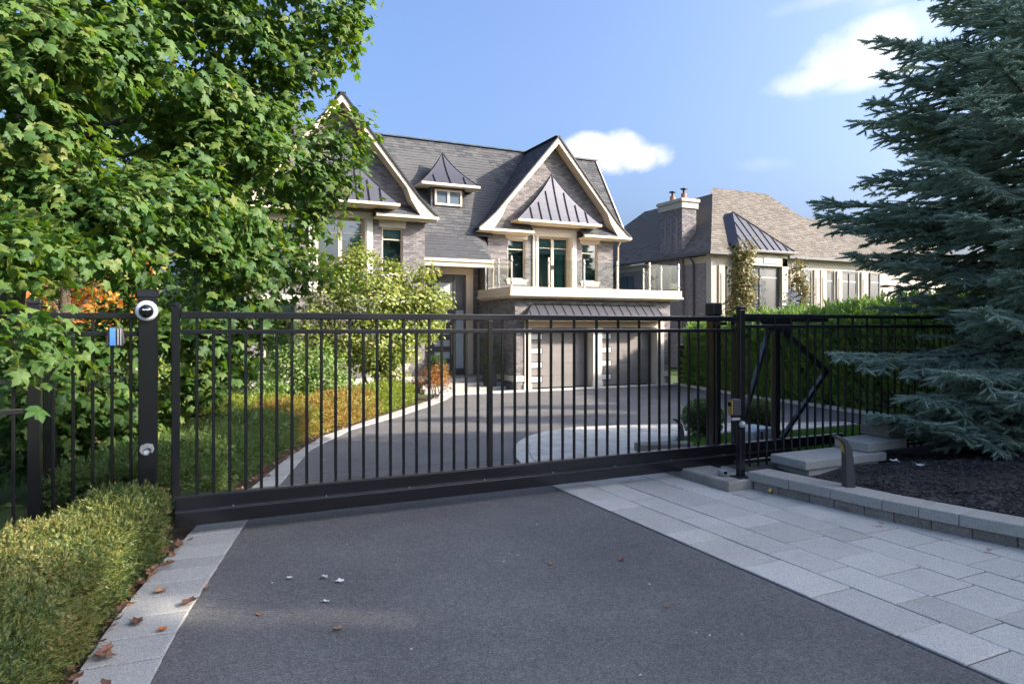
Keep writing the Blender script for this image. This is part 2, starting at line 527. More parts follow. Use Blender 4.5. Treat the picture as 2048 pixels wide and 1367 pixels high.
def minus(rect, holes):
    rs = [rect]
    for hx0, hx1, hy0, hy1 in holes:
        nx = []
        for x0, x1, y0, y1 in rs:
            if hx1 <= x0 or hx0 >= x1 or hy1 <= y0 or hy0 >= y1:
                nx.append((x0, x1, y0, y1))
                continue
            if x0 < hx0: nx.append((x0, hx0, y0, y1))
            if hx1 < x1: nx.append((hx1, x1, y0, y1))
            a, b = max(x0, hx0), min(x1, hx1)
            if y0 < hy0: nx.append((a, b, y0, hy0))
            if hy1 < y1: nx.append((a, b, hy1, y1))
        rs = nx
    return rs

def area2(p):
    return abs(sum(p[i][0] * p[(i + 1) % len(p)][1] - p[(i + 1) % len(p)][0] * p[i][1] for i in range(len(p)))) / 2

unit = {}
def unit_piece(name, mat, box5=True):
    """a 1x1x1 slightly bevelled-looking box shared by alike pieces: x 0..1, y 0..1, z 0..1 with a chamfered top"""
    key = (name, mat)
    if key not in unit:
        c = .03
        vs = [(0, 0, 0), (1, 0, 0), (1, 1, 0), (0, 1, 0), (0, 0, .8), (1, 0, .8), (1, 1, .8), (0, 1, .8), (c, c, 1), (1 - c, c, 1), (1 - c, 1 - c, 1), (c, 1 - c, 1)]
        fs = [(0, 1, 5, 4), (1, 2, 6, 5), (2, 3, 7, 6), (3, 0, 4, 7), (4, 5, 9, 8), (5, 6, 10, 9), (6, 7, 11, 10), (7, 4, 8, 11), (8, 9, 10, 11)]
        me = bpy.data.meshes.new(name)
        me.from_pydata(vs, [], fs)
        me.materials.append(M[mat])
        unit[key] = me
    return unit[key]

def piece(name, mat, o3, ux, uy, uz, sx, sy, sz, parent):
    """one shared-mesh piece: corner o3, axes ux uy uz, sizes sx sy sz"""
    o = bpy.data.objects.new(name, unit_piece(name, mat))
    C.objects.link(o)
    ux, uy, uz = Vector(ux) * sx, Vector(uy) * sy, Vector(uz) * sz
    o.parent = parent
    W = parent_world(parent)
    m = Matrix(((ux.x, uy.x, uz.x, o3[0]), (ux.y, uy.y, uz.y, o3[1]), (ux.z, uy.z, uz.z, o3[2]), (0, 0, 0, 1)))
    o.matrix_parent_inverse = W.inverted()
    o.matrix_basis = m
    return o

def parent_world(p):
    W = Matrix()
    while p is not None:
        W = p.matrix_parent_inverse @ p.matrix_basis @ W
        p = p.parent
    return W

def tiles(name, mat, o3, ux, uy, uz, poly, tw, th, gap, thick, parent, holes=(), stagger=.5, indiv=None, tilt=0, vary=0, jit=0):
    """lay rows of pieces over a convex polygon (u,v) of a plane: bricks, shingles. indiv(centre)->bool picks the ones built singly"""
    ux, uy, uz, o3 = Vector(ux), Vector(uy), Vector(uz), Vector(o3)
    us, vs_ = [p[0] for p in poly], [p[1] for p in poly]
    mb = MB()
    n1 = 0
    v = min(vs_)
    row = 0
    while v < max(vs_):
        u = min(us) - tw * ((row * stagger) % 1.0) - (random.random() * tw * jit)
        while u < max(us):
            wv = tw * (1 + random.uniform(-vary, vary))
            rect = (u, u + wv - gap, v, v + th - gap)
            for (x0, x1, y0, y1) in minus(rect, holes):
                pg = clip([(x0, y0), (x1, y0), (x1, y1), (x0, y1)], poly)
                if len(pg) < 3 or area2(pg) < .15 * tw * th * .3:
                    continue
                tk = thick * random.uniform(.75, 1.25)
                cen = o3 + ux * ((x0 + x1) / 2) + uy * ((y0 + y1) / 2)
                full = len(pg) == 4 and area2(pg) > .98 * (wv - gap) * (th - gap)
                if full and indiv and n1 < indiv[1] and indiv[0](cen):
                    nz_ = (uz - uy * tilt).normalized()
                    piece(name, mat, o3 + ux * x0 + uy * y0, ux, (uy + uz * -tilt).normalized() if tilt else uy, uz, x1 - x0, y1 - y0, tk, parent)
                    n1 += 1
                    continue
                def hgt(p):
                    return tk * (1 - tilt * (p[1] - y0) / th) if tilt else tk
                nn = len(pg)
                lo = [o3 + ux * p[0] + uy * p[1] - uz * .002 for p in pg]
                hi = [o3 + ux * p[0] + uy * p[1] + uz * hgt(p) for p in pg]
                mb.add(lo + hi, [tuple(range(nn, 2 * nn))] + [(i, (i + 1) % nn, (i + 1) % nn + nn, i + nn) for i in range(nn)])
            u += wv
        v += th
        row += 1
    if mb.v:
        mb.build(name, mat, parent, kind='stuff')

def panel(mb, o3, ux, uy, poly, holes=()):
    """flat convex polygon with rectangular holes, added to mb"""
    us = sorted({min(p[0] for p in poly), max(p[0] for p in poly), *[h[0] for h in holes], *[h[1] for h in holes]})
    vs_ = sorted({min(p[1] for p in poly), max(p[1] for p in poly), *[h[2] for h in holes], *[h[3] for h in holes]})
    ux, uy, o3 = Vector(ux), Vector(uy), Vector(o3)
    for i in range(len(us) - 1):
        for j in range(len(vs_) - 1):
            cx, cy = (us[i] + us[i + 1]) / 2, (vs_[j] + vs_[j + 1]) / 2
            if any(h[0] < cx < h[1] and h[2] < cy < h[3] for h in holes):
                continue
            pg = clip([(us[i], vs_[j]), (us[i + 1], vs_[j]), (us[i + 1], vs_[j + 1]), (us[i], vs_[j + 1])], poly)
            if len(pg) >= 3 and area2(pg) > 1e-5:
                mb.add([o3 + ux * p[0] + uy * p[1] for p in pg], [tuple(range(len(pg)))])
    return mb

def interp(pts, y):
    return float(np.interp(y, [p[1] for p in pts], [p[0] for p in pts]))

def strip(name, mat, fl, fr, ys, dz, kind='structure', nx=2):
    """ground sheet between two edges X=fl(y) and X=fr(y), following the lie of the land"""
    ys = sorted(set(ys) | {y for y in (7., 20.) if min(ys) < y < max(ys)})
    mb = MB()
    for i in range(len(ys) - 1):
        a, b = ys[i], ys[i + 1]
        mb.add([(fl(a), a, gz(a) + dz), (fr(a), a, gz(a) + dz), (fr(b), b, gz(b) + dz), (fl(b), b, gz(b) + dz)], [(0, 1, 2, 3)])
    return mb.build(name, mat, None, kind=kind)
# ------------------------------------------------------------------ ground
LEFT = [(-.62, -6.), (-.40, 0.), (-.26, 3.), (-.17, 3.79), (-.04, 4.46), (.49, 6.64), (.9, 8.02), (1.71, 10.91), (2.85, 13.35), (4.51, 15.64), (6.05, 18.1), (7.21, 20.0), (7.75, 21.0), (8.1, 21.5)]
OUTER = [(-1.0, -6.), (-.78, 0.), (-.62, 3.), (-.53, 3.9), (-.40, 4.7), (-.16, 5.76), (.10, 6.73), (.57, 7.9), (1.22, 10.), (2.13, 12.45), (3.9, 15.45), (5.5, 18.1), (6.7, 20.0), (7.2, 21.0), (7.4, 21.5)]
HEDGE = [(11.4, 5.), (12.0, 6.5), (13.25, 10.44), (13.9, 12.), (14.6, 14.3), (15.92, 17.46), (17.43, 21.8), (17.5, 22.)]
fl = lambda y: interp(LEFT, y)
fo = lambda y: interp(OUTER, y)
fh = lambda y: interp(HEDGE, y)

gm = MB()
xs = [-400, -60, -20, -8, 30, 80, 400]
yy = [-300, -40, 0, 7, 20, 60, 120, 600]
for i in range(len(xs) - 1):
    for j in range(len(yy) - 1):
        gm.add([(xs[i], yy[j], gz(yy[j]) - .03), (xs[i + 1], yy[j], gz(yy[j]) - .03), (xs[i + 1], yy[j + 1], gz(yy[j + 1]) - .03), (xs[i], yy[j + 1], gz(yy[j + 1]) - .03)], [(0, 1, 2, 3)])
gm.build('ground', 'ground', kind='structure')
YS = [-6, -2, 0, 2, 3, 3.8, 4.5, 5.5, 6.6, 7, 7.9, 9, 10.9, 12, 13.3, 14.5, 15.6, 17, 18.1, 19, 20, 21, 21.4]
strip('driveway', 'asphalt', fl, lambda y: 3.66 if y < 7.6 else fh(y) + .05, YS + [7.59, 7.6], 0)
strip('soil_bed', 'soil', lambda y: fo(y) - (1.6 if y < 6.2 else 1.5), lambda y: fo(y) + .02, YS, -.012)
# the joint that crosses the drive just inside the gate
mb = MB()
px, py = 1.06, 8.72
for k in range(14):
    qx, qy = px + .215, 8.72 - .017 * (k + 1) + random.uniform(-.012, .012)
    mb.add([(px, py - .008, gz(py) + .004), (qx, qy - .008, gz(qy) + .004), (qx, qy + .008, gz(qy) + .004), (px, py + .008, gz(py) + .004)], [(0, 1, 2, 3)])
    px, py = qx, qy
mb.build('expansion_joint', 'drive_joint', kind='structure')

# stone edging on the left of the drive: one course of blocks laid across
edging = strip('stone_edging', 'joint_sand', lambda y: fo(y) - .01, lambda y: fl(y) + .005, YS, .005)
y = 1.6
while y < 21.2:
    yn = y + random.choice([.30, .30, .42, .24])
    a0, a1, b0, b1 = fo(y), fl(y), fo(yn), fl(yn)
    g_ = .008
    dz = .022 + random.uniform(-.003, .003)
    mb = MB()
    lo = [(a0 + g_, y + g_, gz(y)), (a1 - .004, y + g_ - .03, gz(y)), (b1 - .004, yn - g_ - .03, gz(yn)), (b0 + g_, yn - g_, gz(yn))]
    mb.prism([(p[0], p[1], p[2] + dz) for p in lo][::-1], (0, 0, -dz))
    mb.build('edging_stone', 'edge_stone', edging, bevel=.005, seg=1)
    y = yn

# paved walk on the right of the drive, outside the gate
walk = MB()
walk.add([(3.62, -3, .003), (6.6, -3, .003), (6.2, 6.9, .003), (3.62, 6.9, .003)], [(0, 1, 2, 3)])
walk = walk.build('paved_walk', 'joint_sand', kind='structure')
cols = [3.625, 4.02, 4.36, 4.82, 5.16, 5.60, 6.1]
for ci in range(len(cols) - 1):
    y = -2.0 + random.uniform(0, .5)
    while y < 6.85:
        L = random.choice([.30, .38, .45, .45, .60])
        yn = min(y + L, 6.88)
        t = .011 + random.uniform(-.003, .003)
        mb = MB()
        mb.box(cols[ci] + .005, cols[ci + 1] - .005, y + .005, yn - .005, -.02, t)
        mb.build('paver', 'paver', walk, bevel=.005, seg=1)
        y = yn

# paved apron inside the gate, bordered by a curved course
APR = [(3.66, 6.9), (3.80, 7.5), (4.02, 8.3), (4.36, 9.15), (4.80, 9.9), (5.28, 10.5), (5.92, 11.02), (6.7, 11.25), (7.68, 11.05), (8.58, 10.65), (9.4, 10.2), (11.9, 8.9), (11.9, 6.9)]
mb = MB()
mb.add([(x, y, gz(y) + .006) for x, y in APR], [tuple(range(len(APR)))[::-1]])
apron = mb.build('paved_apron', 'joint_sand', kind='structure')
cx, cy = 7.2, 8.3
def inset(p, dd):
    v = Vector((cx - p[0], cy - p[1]))
    v.normalize()
    return (p[0] + v.x * dd, p[1] + v.y * dd)
# resample the curve for the border course
cur = [Vector(p) for p in APR[:12]]
pts, acc = [cur[0]], 0
for a, b in zip(cur[:-1], cur[1:]):
    L = (b - a).length
    while acc + .30 <= L:
        acc += .30
        pts.append(a.lerp(b, acc / L))
    acc -= L
for a, b in zip(pts[:-1], pts[1:]):
    qa, qb = inset(a, .22), inset(b, .22)
    mb = MB()
    e = (b - a).normalized() * .004
    P4 = [(a.x + e.x, a.y + e.y), (b.x - e.x, b.y - e.y), (qb[0] - e.x, qb[1] - e.y), (qa[0] + e.x, qa[1] + e.y)]
    mb.prism([(p[0], p[1], gz(p[1]) + .022 + 0) for p in P4], (0, 0, -.02))
    mb.build('border_paver', 'paver', apron, bevel=.004, seg=1)
inner = [inset(p, .23) for p in APR[:12]] + [(11.9, 6.95), (3.9, 6.95)]
nb = 0
y = 6.95
while y < 11.2:
    hgt = .3
    x = 3.6 + random.uniform(0, .3)
    while x < 11.5:
        L = random.choice([.3, .45, .45, .6])
        pg = clip([(x + .006, y + .006), (x + L - .006, y + .006), (x + L - .006, y + hgt - .006), (x + .006, y + hgt - .006)], inner)
        if len(pg) >= 3 and area2(pg) > .01 and not (6.75 < x and y + hgt < 8.9):
            mb = MB()
            t = .022 + random.uniform(-.002, .002)
            mb.prism([(p[0], p[1], gz(p[1]) + t) for p in pg], (0, 0, -t + .002))
            mb.build('paver', 'paver', apron, bevel=.004, seg=1)
            nb += 1
        x += L
    y += hgt

# lawn patch by the gate posts
LAWN = [(6.62, 8.30), (6.50, 7.62), (6.8, 6.9), (11.6, 6.9), (11.6, 8.35), (9.4, 8.45), (7.9, 8.9), (7.1, 8.75)]
mb = MB()
mb.add([(x, y, gz(y) + .03) for x, y in LAWN], [tuple(range(len(LAWN)))])
mb.build('lawn', 'ground', kind='structure')
mb = MB()
for (x0, y0), (x1, y1) in zip(LAWN[4:] + LAWN[:1], LAWN[5:] + LAWN[:2]):
    mb.beam((x0, y0, gz(y0) + .02), (x1, y1, gz(y1) + .02), .07, .04)
mb.build('lawn_kerb', 'kerb', kind='structure')

def inpoly(P, poly):
    ins = np.zeros(len(P), bool)
    n = len(poly)
    for i in range(n):
        x0, y0 = poly[i]
        x1, y1 = poly[(i + 1) % n]
        cond = ((y0 > P[:, 1]) != (y1 > P[:, 1])) & (P[:, 0] < (x1 - x0) * (P[:, 1] - y0) / (y1 - y0 + 1e-12) + x0)
        ins ^= cond
    return ins
blade = (np.array([[-.004, 0, 0], [.004, 0, 0], [.003, .5, .06], [-.003, .5, .06], [0, 1, .22]], float), np.array([[0, 1, 2], [0, 2, 3], [3, 2, 4]]))
def grass(name, poly, dens, h, label):
    A = np.array(poly)
    lo, hi = A.min(0), A.max(0)
    n = int(dens * (hi - lo).prod())
    P = rng.uniform(lo, hi, (n, 2))
    P = P[inpoly(P, poly)]
    z = np.array([gz(y) for y in P[:, 1]]) + .02
    P = np.c_[P, z]
    D = nrm(np.c_[rng.normal(0, .35, (len(P), 2)), np.ones(len(P))])
    U = rng.normal(0, 1, (len(P), 3))
    Sx = np.c_[np.ones(len(P)), h * rng.uniform(.6, 1.25, len(P)), h * rng.uniform(.3, 2, len(P))]
    V, T = scatter([blade], P, frames(D, U), Sx)
    o = mesh_np(name, V, T, 'grass', kind='stuff')
    return tag(o, label, 'grass')
grass('grass', LAWN, 3600, .075, 'short bright green grass in the small lawn behind the gate')

# pale concrete strip in front of the garage and the entry steps
mb = MB()
mb.box(7.5, 17.45, 21.38, 21.86, -.62, -.46)
mb.build('garage_apron', 'kerb', kind='structure', bevel=.01)
# low kerb under the cedar hedge
mb = MB()
for (x0, y0), (x1, y1) in zip(HEDGE[:-2], HEDGE[1:-1]):
    mb.beam((x0 + .1, y0, gz(y0) + .03), (x1 + .1, y1, gz(y1) + .03), .09, .1)
mb.build('hedge_kerb', 'kerb', kind='structure')

# ------------------------------------------------------------------ house
house = empty('brick_house', (9, 24, -.5), 'large grey brick house with two steep gables, dark shingle roof and double garage', 'house')
X_, Y_, Z_ = (1, 0, 0), (0, 1, 0), (0, 0, 1)
near_brick = [(lambda c: c.z > -.2 and c.z < 2.6), 300]

def wall(name, o3, ux, uz, poly, holes, indiv=None, mat='brick'):
    mb = MB()
    panel(mb, o3, ux, Z_, poly, holes)
    wobj = mb.build(name, 'mortar', house)
    tiles('brick', mat, Vector(o3) + Vector(uz) * .002, ux, Z_, uz, poly, .225, .072, .011, .010, wobj, holes, indiv=indiv)
    return wobj

def recess(mb, x0, x1, z0, z1, y, dep):
    """four reveals of an opening"""
    mb.add([(x0, y, z0), (x0, y + dep, z0), (x0, y + dep, z1), (x0, y, z1)], [(0, 1, 2, 3)])
    mb.add([(x1, y, z0), (x1, y + dep, z0), (x1, y + dep, z1), (x1, y, z1)], [(3, 2, 1, 0)])
    mb.add([(x0, y, z1), (x0, y + dep, z1), (x1, y + dep, z1), (x1, y, z1)], [(0, 1, 2, 3)])
    mb.add([(x0, y, z0), (x0, y + dep, z0), (x1, y + dep, z0), (x1, y, z0)], [(3, 2, 1, 0)])
    return mb

def window(x0, x1, z0, z1, y, parent, rails=(.25,), leaves=1, frame='cream', curtain=None, sill=True, lintel=True, name='window', fw=.055, trim='stone', extras=None):
    """recessed window facing -Y: frame with reveals, sash bars, pane, room behind"""
    mb = MB()
    yf = y + .07
    for a, b, c, d_ in ((x0, x0 + fw, z0, z1), (x1 - fw, x1, z0, z1), (x0 + fw, x1 - fw, z1 - fw, z1), (x0 + fw, x1 - fw, z0, z0 + fw)):
        mb.box(a, b, yf, yf + .06, c, d_)
    recess(mb, x0, x1, z0, z1, y - .012, .09)
    W = mb.build(name, frame, parent)
    for i in range(1, leaves):
        xm = x0 + (x1 - x0) * i / leaves
        MB().box(xm - fw * .85, xm + fw * .85, yf - .012, yf + .05, z0 + fw, z1 - fw).build('mullion', frame, W)
    for r_ in rails:
        zm = z1 - (z1 - z0) * r_
        for i in range(leaves):
            a = x0 + (x1 - x0) * i / leaves + fw
            b = x0 + (x1 - x0) * (i + 1) / leaves - fw
            MB().box(a, b, yf + .012, yf + .04, zm - .018, zm + .018).build('sash_bar', frame, W)
    for i in range(leaves):
        a = x0 + (x1 - x0) * i / leaves + fw * .9
        b = x0 + (x1 - x0) * (i + 1) / leaves - fw * .9
        MB().add([(a, yf + .026, z0 + fw), (b, yf + .026, z0 + fw), (b, yf + .026, z1 - fw), (a, yf + .026, z1 - fw)], [(0, 1, 2, 3)]).build('pane', 'window_glass', W)
    rm = MB()
    yb = yf + .5
    recess(rm, x0 - .1, x1 + .1, z0 - .05, z1 + .05, yf + .061, .44)
    rm.add([(x0 - .1, yb, z0 - .05), (x1 + .1, yb, z0 - .05), (x1 + .1, yb, z1 + .05), (x0 - .1, yb, z1 + .05)], [(0, 1, 2, 3)])
    rm.build('room', 'room', W)
    if sill or curtain:  # pale sheet added behind the panes to brighten the dark windows
        MB().add([(x0 + fw, yf + .12, z1 - fw - (z1 - z0) * random.uniform(.22, .34)), (x1 - fw, yf + .12, z1 - fw - (z1 - z0) * .27), (x1 - fw, yf + .12, z1 - fw), (x0 + fw, yf + .12, z1 - fw)], [(0, 1, 2, 3)]).build('brightener', 'brightener', W)
    if curtain:
        for (a, b) in curtain:
            cm = MB()
            n = 14
            vs = []
            for i in range(n + 1):
                xx = a + (b - a) * i / n
                yy_ = yf + .16 + .025 * math.sin(i * 2.1)
                vs += [(xx, yy_, z0 + .03), (xx, yy_, z1 - .03)]
            cm.add(vs, [(2 * i, 2 * i + 2, 2 * i + 3, 2 * i + 1) for i in range(n)])
            cm.build('curtain', 'curtain', W)
    if sill:
        sb = MB()
        sb.box(x0 - .1, x1 + .1, y - .075, y + .02, z0 - .07, z0 - .005)
        sb.prism([(x0 - .07, y - .05, z0 - .071), (x1 + .07, y - .05, z0 - .071), (x1 + .03, y - .03, z0 - .21), (x0 + -.03, y - .03, z0 - .21)], (0, .045, 0))
        sb.build('sill', trim, W, bevel=.006)
    if lintel:
        MB().prism([(x0 - .08, y - .03, z1 + .004), (x1 + .08, y - .03, z1 + .004), (x1 + .12, y - .03, z1 + .24), (x0 - .12, y - .03, z1 + .24)], (0, .05, 0)).build('lintel', trim, W)
    return W

# --- garage block
GY, GX0, GX1 = 21.87, 10.5, 17.34
holes = [(.62, 3.23, 0, 2.25), (3.63, 6.19, 0, 2.25)]
gw = wall('garage_wall', (GX0, GY, -.5), X_, (0, -1, 0), [(0, 0), (6.84, 0), (6.84, 3.4), (0, 3.4)], [(.36, 6.53, -.01, 2.26)] )
sw = wall('garage_wall', (GX0, 25.3, -.5), (0, -1, 0), (-1, 0, 0), [(0, 0), (3.43, 0), (3.43, 3.4), (0, 3.4)], [], indiv=((lambda c: c.y < 24.6 and c.z < 2.4), 300))
MB().add([(GX1, GY, -.5), (GX1, 30, -.5), (GX1, 30, 2.9), (GX1, GY, 2.9)], [(0, 1, 2, 3)]).build('side_wall', 'mortar', house)
# stone band and pilasters
MB().box(GX0 - .035, GX0 + .36, GY - .035, GY + .02, -.17, .03).build('stone_band', 'stone', house, bevel=.008)
MB().box(GX0 - .035, GX0 + .02, GY + .021, 24.3, -.17, .03).build('stone_band', 'stone', house, bevel=.008)
MB().box(17.03, GX1 + .03, GY - .035, GY + .02, -.17, .03).build('stone_band', 'stone', house, bevel=.008)
for a, b in ((10.86, 11.12), (13.73, 14.13), (16.69, 17.03)):
    pm = MB()
    pm.box(a, b, GY - .05, GY + .40, -.46, 1.75)
    pl_ = pm.build('pilaster', 'stone', house, bevel=.01)
    MB().box(a - .03, b + .03, GY - .075, GY + .02, -.46, -.26).build('base', 'stone', pl_, bevel=.01)
    MB().box(a - .025, b + .025, GY - .07, GY + .02, 1.58, 1.745).build('capital', 'stone', pl_, bevel=.01)
MB().box(10.86, 17.03, GY - .045, GY + .40, 1.752, 2.0).build('garage_header', 'cream', house)
for a, b in ((11.12, 13.73), (14.13, 16.69)):
    gd = MB()
    gd.box(a, b, GY + .36, GY + .40, -.46, 1.75)
    gd = gd.build('garage_door', 'garage_wood', house)
    for r_ in range(5):
        z0, z1 = -.45 + r_ * .44, -.45 + (r_ + 1) * .44 - .008
        for q in range(2):
            zz0 = z0 + (z1 - z0) * q / 2
            MB().box(a + .02, b - .02, GY + .335, GY + .3598, zz0 + .003, zz0 + (z1 - z0) / 2 - .003).build('plank', 'garage_wood', gd)
    for k in range(4):
        zc = -.26 + k * .52
        if zc > 1.5: continue
        f = MB().box(a + .12, a + .66, GY + .318, GY + .334, zc, zc + .24).build('pane_frame', 'seam', gd)
        MB().box(a + .145, a + .63, GY + .310, GY + .3175, zc + .025, zc + .215).build('pane', 'lit_pane', gd)
# canopy over the garage doors
can = MB()
e0, e1, w0, w1 = 10.66, 16.92, 11.18, 16.5
can.add([(e0, 21.33, 2.085), (e1, 21.33, 2.085), (w1, GY - .012, 2.62), (w0, GY - .012, 2.62)], [(0, 1, 2, 3)])
can.add([(e0, 21.33, 2.085), (w0, GY - .012, 2.62), (e0, GY - .012, 2.085)], [(0, 1, 2)])
can.add([(e1, 21.33, 2.085), (e1, GY - .012, 2.085), (w1, GY - .012, 2.62)], [(0, 1, 2)])
can = can.build('garage_canopy', 'metal_roof', house)
for i in range(17):
    u = (i + .5) / 17
    xe = e0 + .1 + (e1 - e0 - .2) * u
    xw = min(max(xe, w0), w1)
    t = 1 - abs(xe - xw) / .6
    MB().beam((xe, 21.34, 2.10), (xe, 21.34 + .52 * min(1, t), 2.10 + .52 * min(1, t)), .022, .035).build('seam', 'seam', can)
MB().box(e0 - .03, e1 + .03, 21.27, 21.35, 1.99, 2.083).build('gutter', 'cream', can, bevel=.012)
MB().box(e0, e1, 21.351, GY - .05, 2.0, 2.03).build('soffit', 'cream', can)

# --- balcony over the garage
bal = MB()
bal.box(10.15, 17.65, 21.5, 24.48, 2.95, 3.19)
bal = bal.build('balcony', 'cream', house, bevel=.012)
MB().box(10.10, 17.70, 21.45, 24.48, 2.855, 2.947).build('moulding', 'cream', bal, bevel=.03)
MB().box(10.22, 17.58, 21.58, 24.48, 2.805, 2.853).build('soffit', 'cream', bal)
def rail_post(x, y):
    p = MB().box(x - .028, x + .028, y - .028, y + .028, 3.19, 4.27).build('rail_post', 'steel', bal)
    MB().lathe((x, y - .03, 4.1), [(.03, 0), (.03, .03), (.012, .04)], 8, 'y').build('clamp', 'zinc', p)
    MB().lathe((x, y - .03, 3.34), [(.03, 0), (.03, .03), (.012, .04)], 8, 'y').build('clamp', 'zinc', p)
fp = [10.24, 11.72, 13.2, 14.67, 16.15, 17.56]
for x in fp:
    rail_post(x, 21.6)
for a, b in zip(fp[:-1], fp[1:]):
    MB().box(a + .05, b - .05, 21.592, 21.604, 3.25, 4.2).build('glass_panel', 'rail_glass', bal)
for y in (22.7, 23.9):
    rail_post(10.24, y)
    rail_post(17.56, y)
for x in (10.234, 17.554):
    MB().box(x, x + .012, 21.66, 22.65, 3.25, 4.2).build('glass_panel', 'rail_glass', bal)
    MB().box(x, x + .012, 22.76, 23.85, 3.25, 4.2).build('glass_panel', 'rail_glass', bal)

# --- gabled blocks
def prof(half, zr, ze):
    return [(0, zr), (half * .80, ze + (zr - ze) * .16), (half * .92, ze + (zr - ze) * .06), (half, ze)]

def gable_block(xc, half, zr, ze, yf, yw, hw, zbase, wins, door, yvalley, bay, indiv=None):
    # walls
    hs = [(x0 - xc + hw, x1 - xc + hw, z0 - zbase, z1 - zbase) for x0, x1, z0, z1 in wins] + [(door[0] - .27 - xc + hw, door[1] + .27 - xc + hw, door[2] - zbase, door[3] + .32 - zbase)]
    top = zr - .36
    wz = ze + .22
    wl = wall('gable_wall', (xc - hw, yw, zbase), X_, (0, -1, 0), [(0, 0), (2 * hw, 0), (2 * hw, wz - zbase), (hw, top - zbase), (0, wz - zbase)], hs, indiv=indiv)
    for x0, x1, z0, z1 in wins:
        window(x0, x1, z0, z1, yw, house, curtain=None)
    # french door with stone surround
    x0, x1, z0, z1 = door
    dw = window(x0, x1, z0, z1, yw + .10, house, rails=(.20,), leaves=2, name='french_door', sill=False, lintel=False, fw=.075, curtain=[(x1 - .52, x1 - .16)])
    sr = MB()
    sr.box(x0 - .27, x0 - .002, yw - .07, yw + .16, z0, z1 - .002)
    sr.box(x1 + .002, x1 + .27, yw - .07, yw + .16, z0, z1 - .002)
    sr.box(x0 - .27, x1 + .27, yw - .07, yw + .16, z1, z1 + .32)
    sr.box(x0 - .13, x0 - .05, yw - .10, yw - .0701, z0, z1 - .002)
    sr.box(x1 + .05, x1 + .13, yw - .10, yw - .0701, z0, z1 - .002)
    sr.build('door_surround', 'stone', house, bevel=.008)
    xm = (x0 + x1) / 2
    hd = MB().box(xm + .03, xm + .05, yw + .10, yw + .15, z0 + .95, z0 + 1.12)
    hd.box(xm - .05, xm - .03, yw + .10, yw + .15, z0 + .95, z0 + 1.12)
    hd.build('door_handle', 'seam', dw)
    # roof slopes
    pr = prof(half, zr, ze)
    rf = MB()
    for sgn in (-1, 1):
        for (a, za), (b, zb) in zip(pr[:-1], pr[1:]):
            ya = yvalley(za)
            yb = yvalley(zb)
            P = [(xc + sgn * a, yf, za), (xc + sgn * b, yf, zb), (xc + sgn * b, max(yb, yf + .05), zb), (xc + sgn * a, max(ya, yf + .05), za)]
            if sgn < 0:
                P = P[::-1]
            rf.prism(P, (0, 0, -.05))
    rf = rf.build('gable_roof', 'shingle', house)
    for sgn in (-1, 1):
        for (a, za), (b, zb) in zip(pr[:-1], pr[1:]):
            pa, pb = Vector((xc + sgn * a, 0, za)), Vector((xc + sgn * b, 0, zb))
            up = (pa - pb)
            L = up.length
            up.normalize()
            uy_ = Vector((0, -1, 0)) if sgn > 0 else Vector((0, 1, 0))
            nn = Vector((0, 1, 0)).cross(up) if sgn < 0 else up.cross(Vector((0, 1, 0)))
            nn = -nn if nn.z < 0 else nn
            yb, ya = max(yvalley(zb), yf + .05), max(yvalley(za), yf + .05)
            poly = [(yf, 0), (yb, 0), (ya, L), (yf, L)]
            tiles('shingle', 'shingle', (pb.x, 0, pb.z), (0, 1, 0), up, nn, poly, .30, .145, .006, .014, rf, tilt=.8, vary=.25)
    MB().beam((xc, yf, zr + .015), (xc, yvalley(zr), zr + .015), .24, .03).build('ridge_cap', 'shingle', rf)
    # rake boards and soffits
    for sgn in (-1, 1):
        fb, sf, tr = MB(), MB(), MB()
        low = [(x * .985 - (.03 if x > 0 else 0), z - (.30 if x < .1 else .27)) for x, z in pr]
        low[-1] = (half - .62, ze - .03)
        low[-2] = (half * .80 - .30, ze + (zr - ze) * .16 - .12)
        low = [low[0], (half * .72 - .2, ze + (zr - ze) * .28 - .16), low[-2], low[-1]]
        up_ = [(x, z - .052) for x, z in pr]
        for (a, b, c_, d_) in zip(up_[:-1], up_[1:], low[:-1], low[1:]):
            q = [(xc + sgn * a[0], yf - .03, a[1]), (xc + sgn * b[0], yf - .03, b[1]), (xc + sgn * d_[0], yf - .03, d_[1]), (xc + sgn * c_[0], yf - .03, c_[1])]
            fb.prism(q if sgn > 0 else q[::-1], (0, .05, 0))
            s0 = [(xc + sgn * c_[0], yf + .021, c_[1] + .03), (xc + sgn * d_[0], yf + .021, d_[1] + .03), (xc + sgn * d_[0], yw + .05, d_[1] + .03), (xc + sgn * c_[0], yw + .05, c_[1] + .03)]
            sf.prism(s0 if sgn > 0 else s0[::-1], (0, 0, .03))
        for (a, b) in zip(pr[:-1], pr[1:]):
            tr.beam((xc + sgn * a[0], yf - .05, a[1] - .01), (xc + sgn * b[0], yf - .05, b[1] - .01), .05, .05)
        fo_ = fb.build('rake_board', 'cream', rf)
        sf.build('soffit', 'cream', rf)
        tr.build('drip_edge', 'seam', rf)
    # little pent roofs with gutters on either side of the bay
    for sgn in (-1, 1):
        xa, xb = xc + sgn * (bay[1] * .62), xc + sgn * half
        xl, xr = min(xa, xb), max(xa, xb)
        pt = MB()
        pt.prism([(xl, yf - .02, ze - .005), (xr - (.25 if sgn > 0 else 0), yf - .02, ze - .005), (xr - (.6 if sgn > 0 else 0), yw - .012, ze + .42), (xl + (.6 if sgn < 0 else 0), yw - .012, ze + .42)], (0, 0, -.03))
        pt = pt.build('pent_roof', 'shingle', house)
        sl_ = math.hypot(.42, yw - yf)
        upv = Vector((0, yw - yf, .42)).normalized()
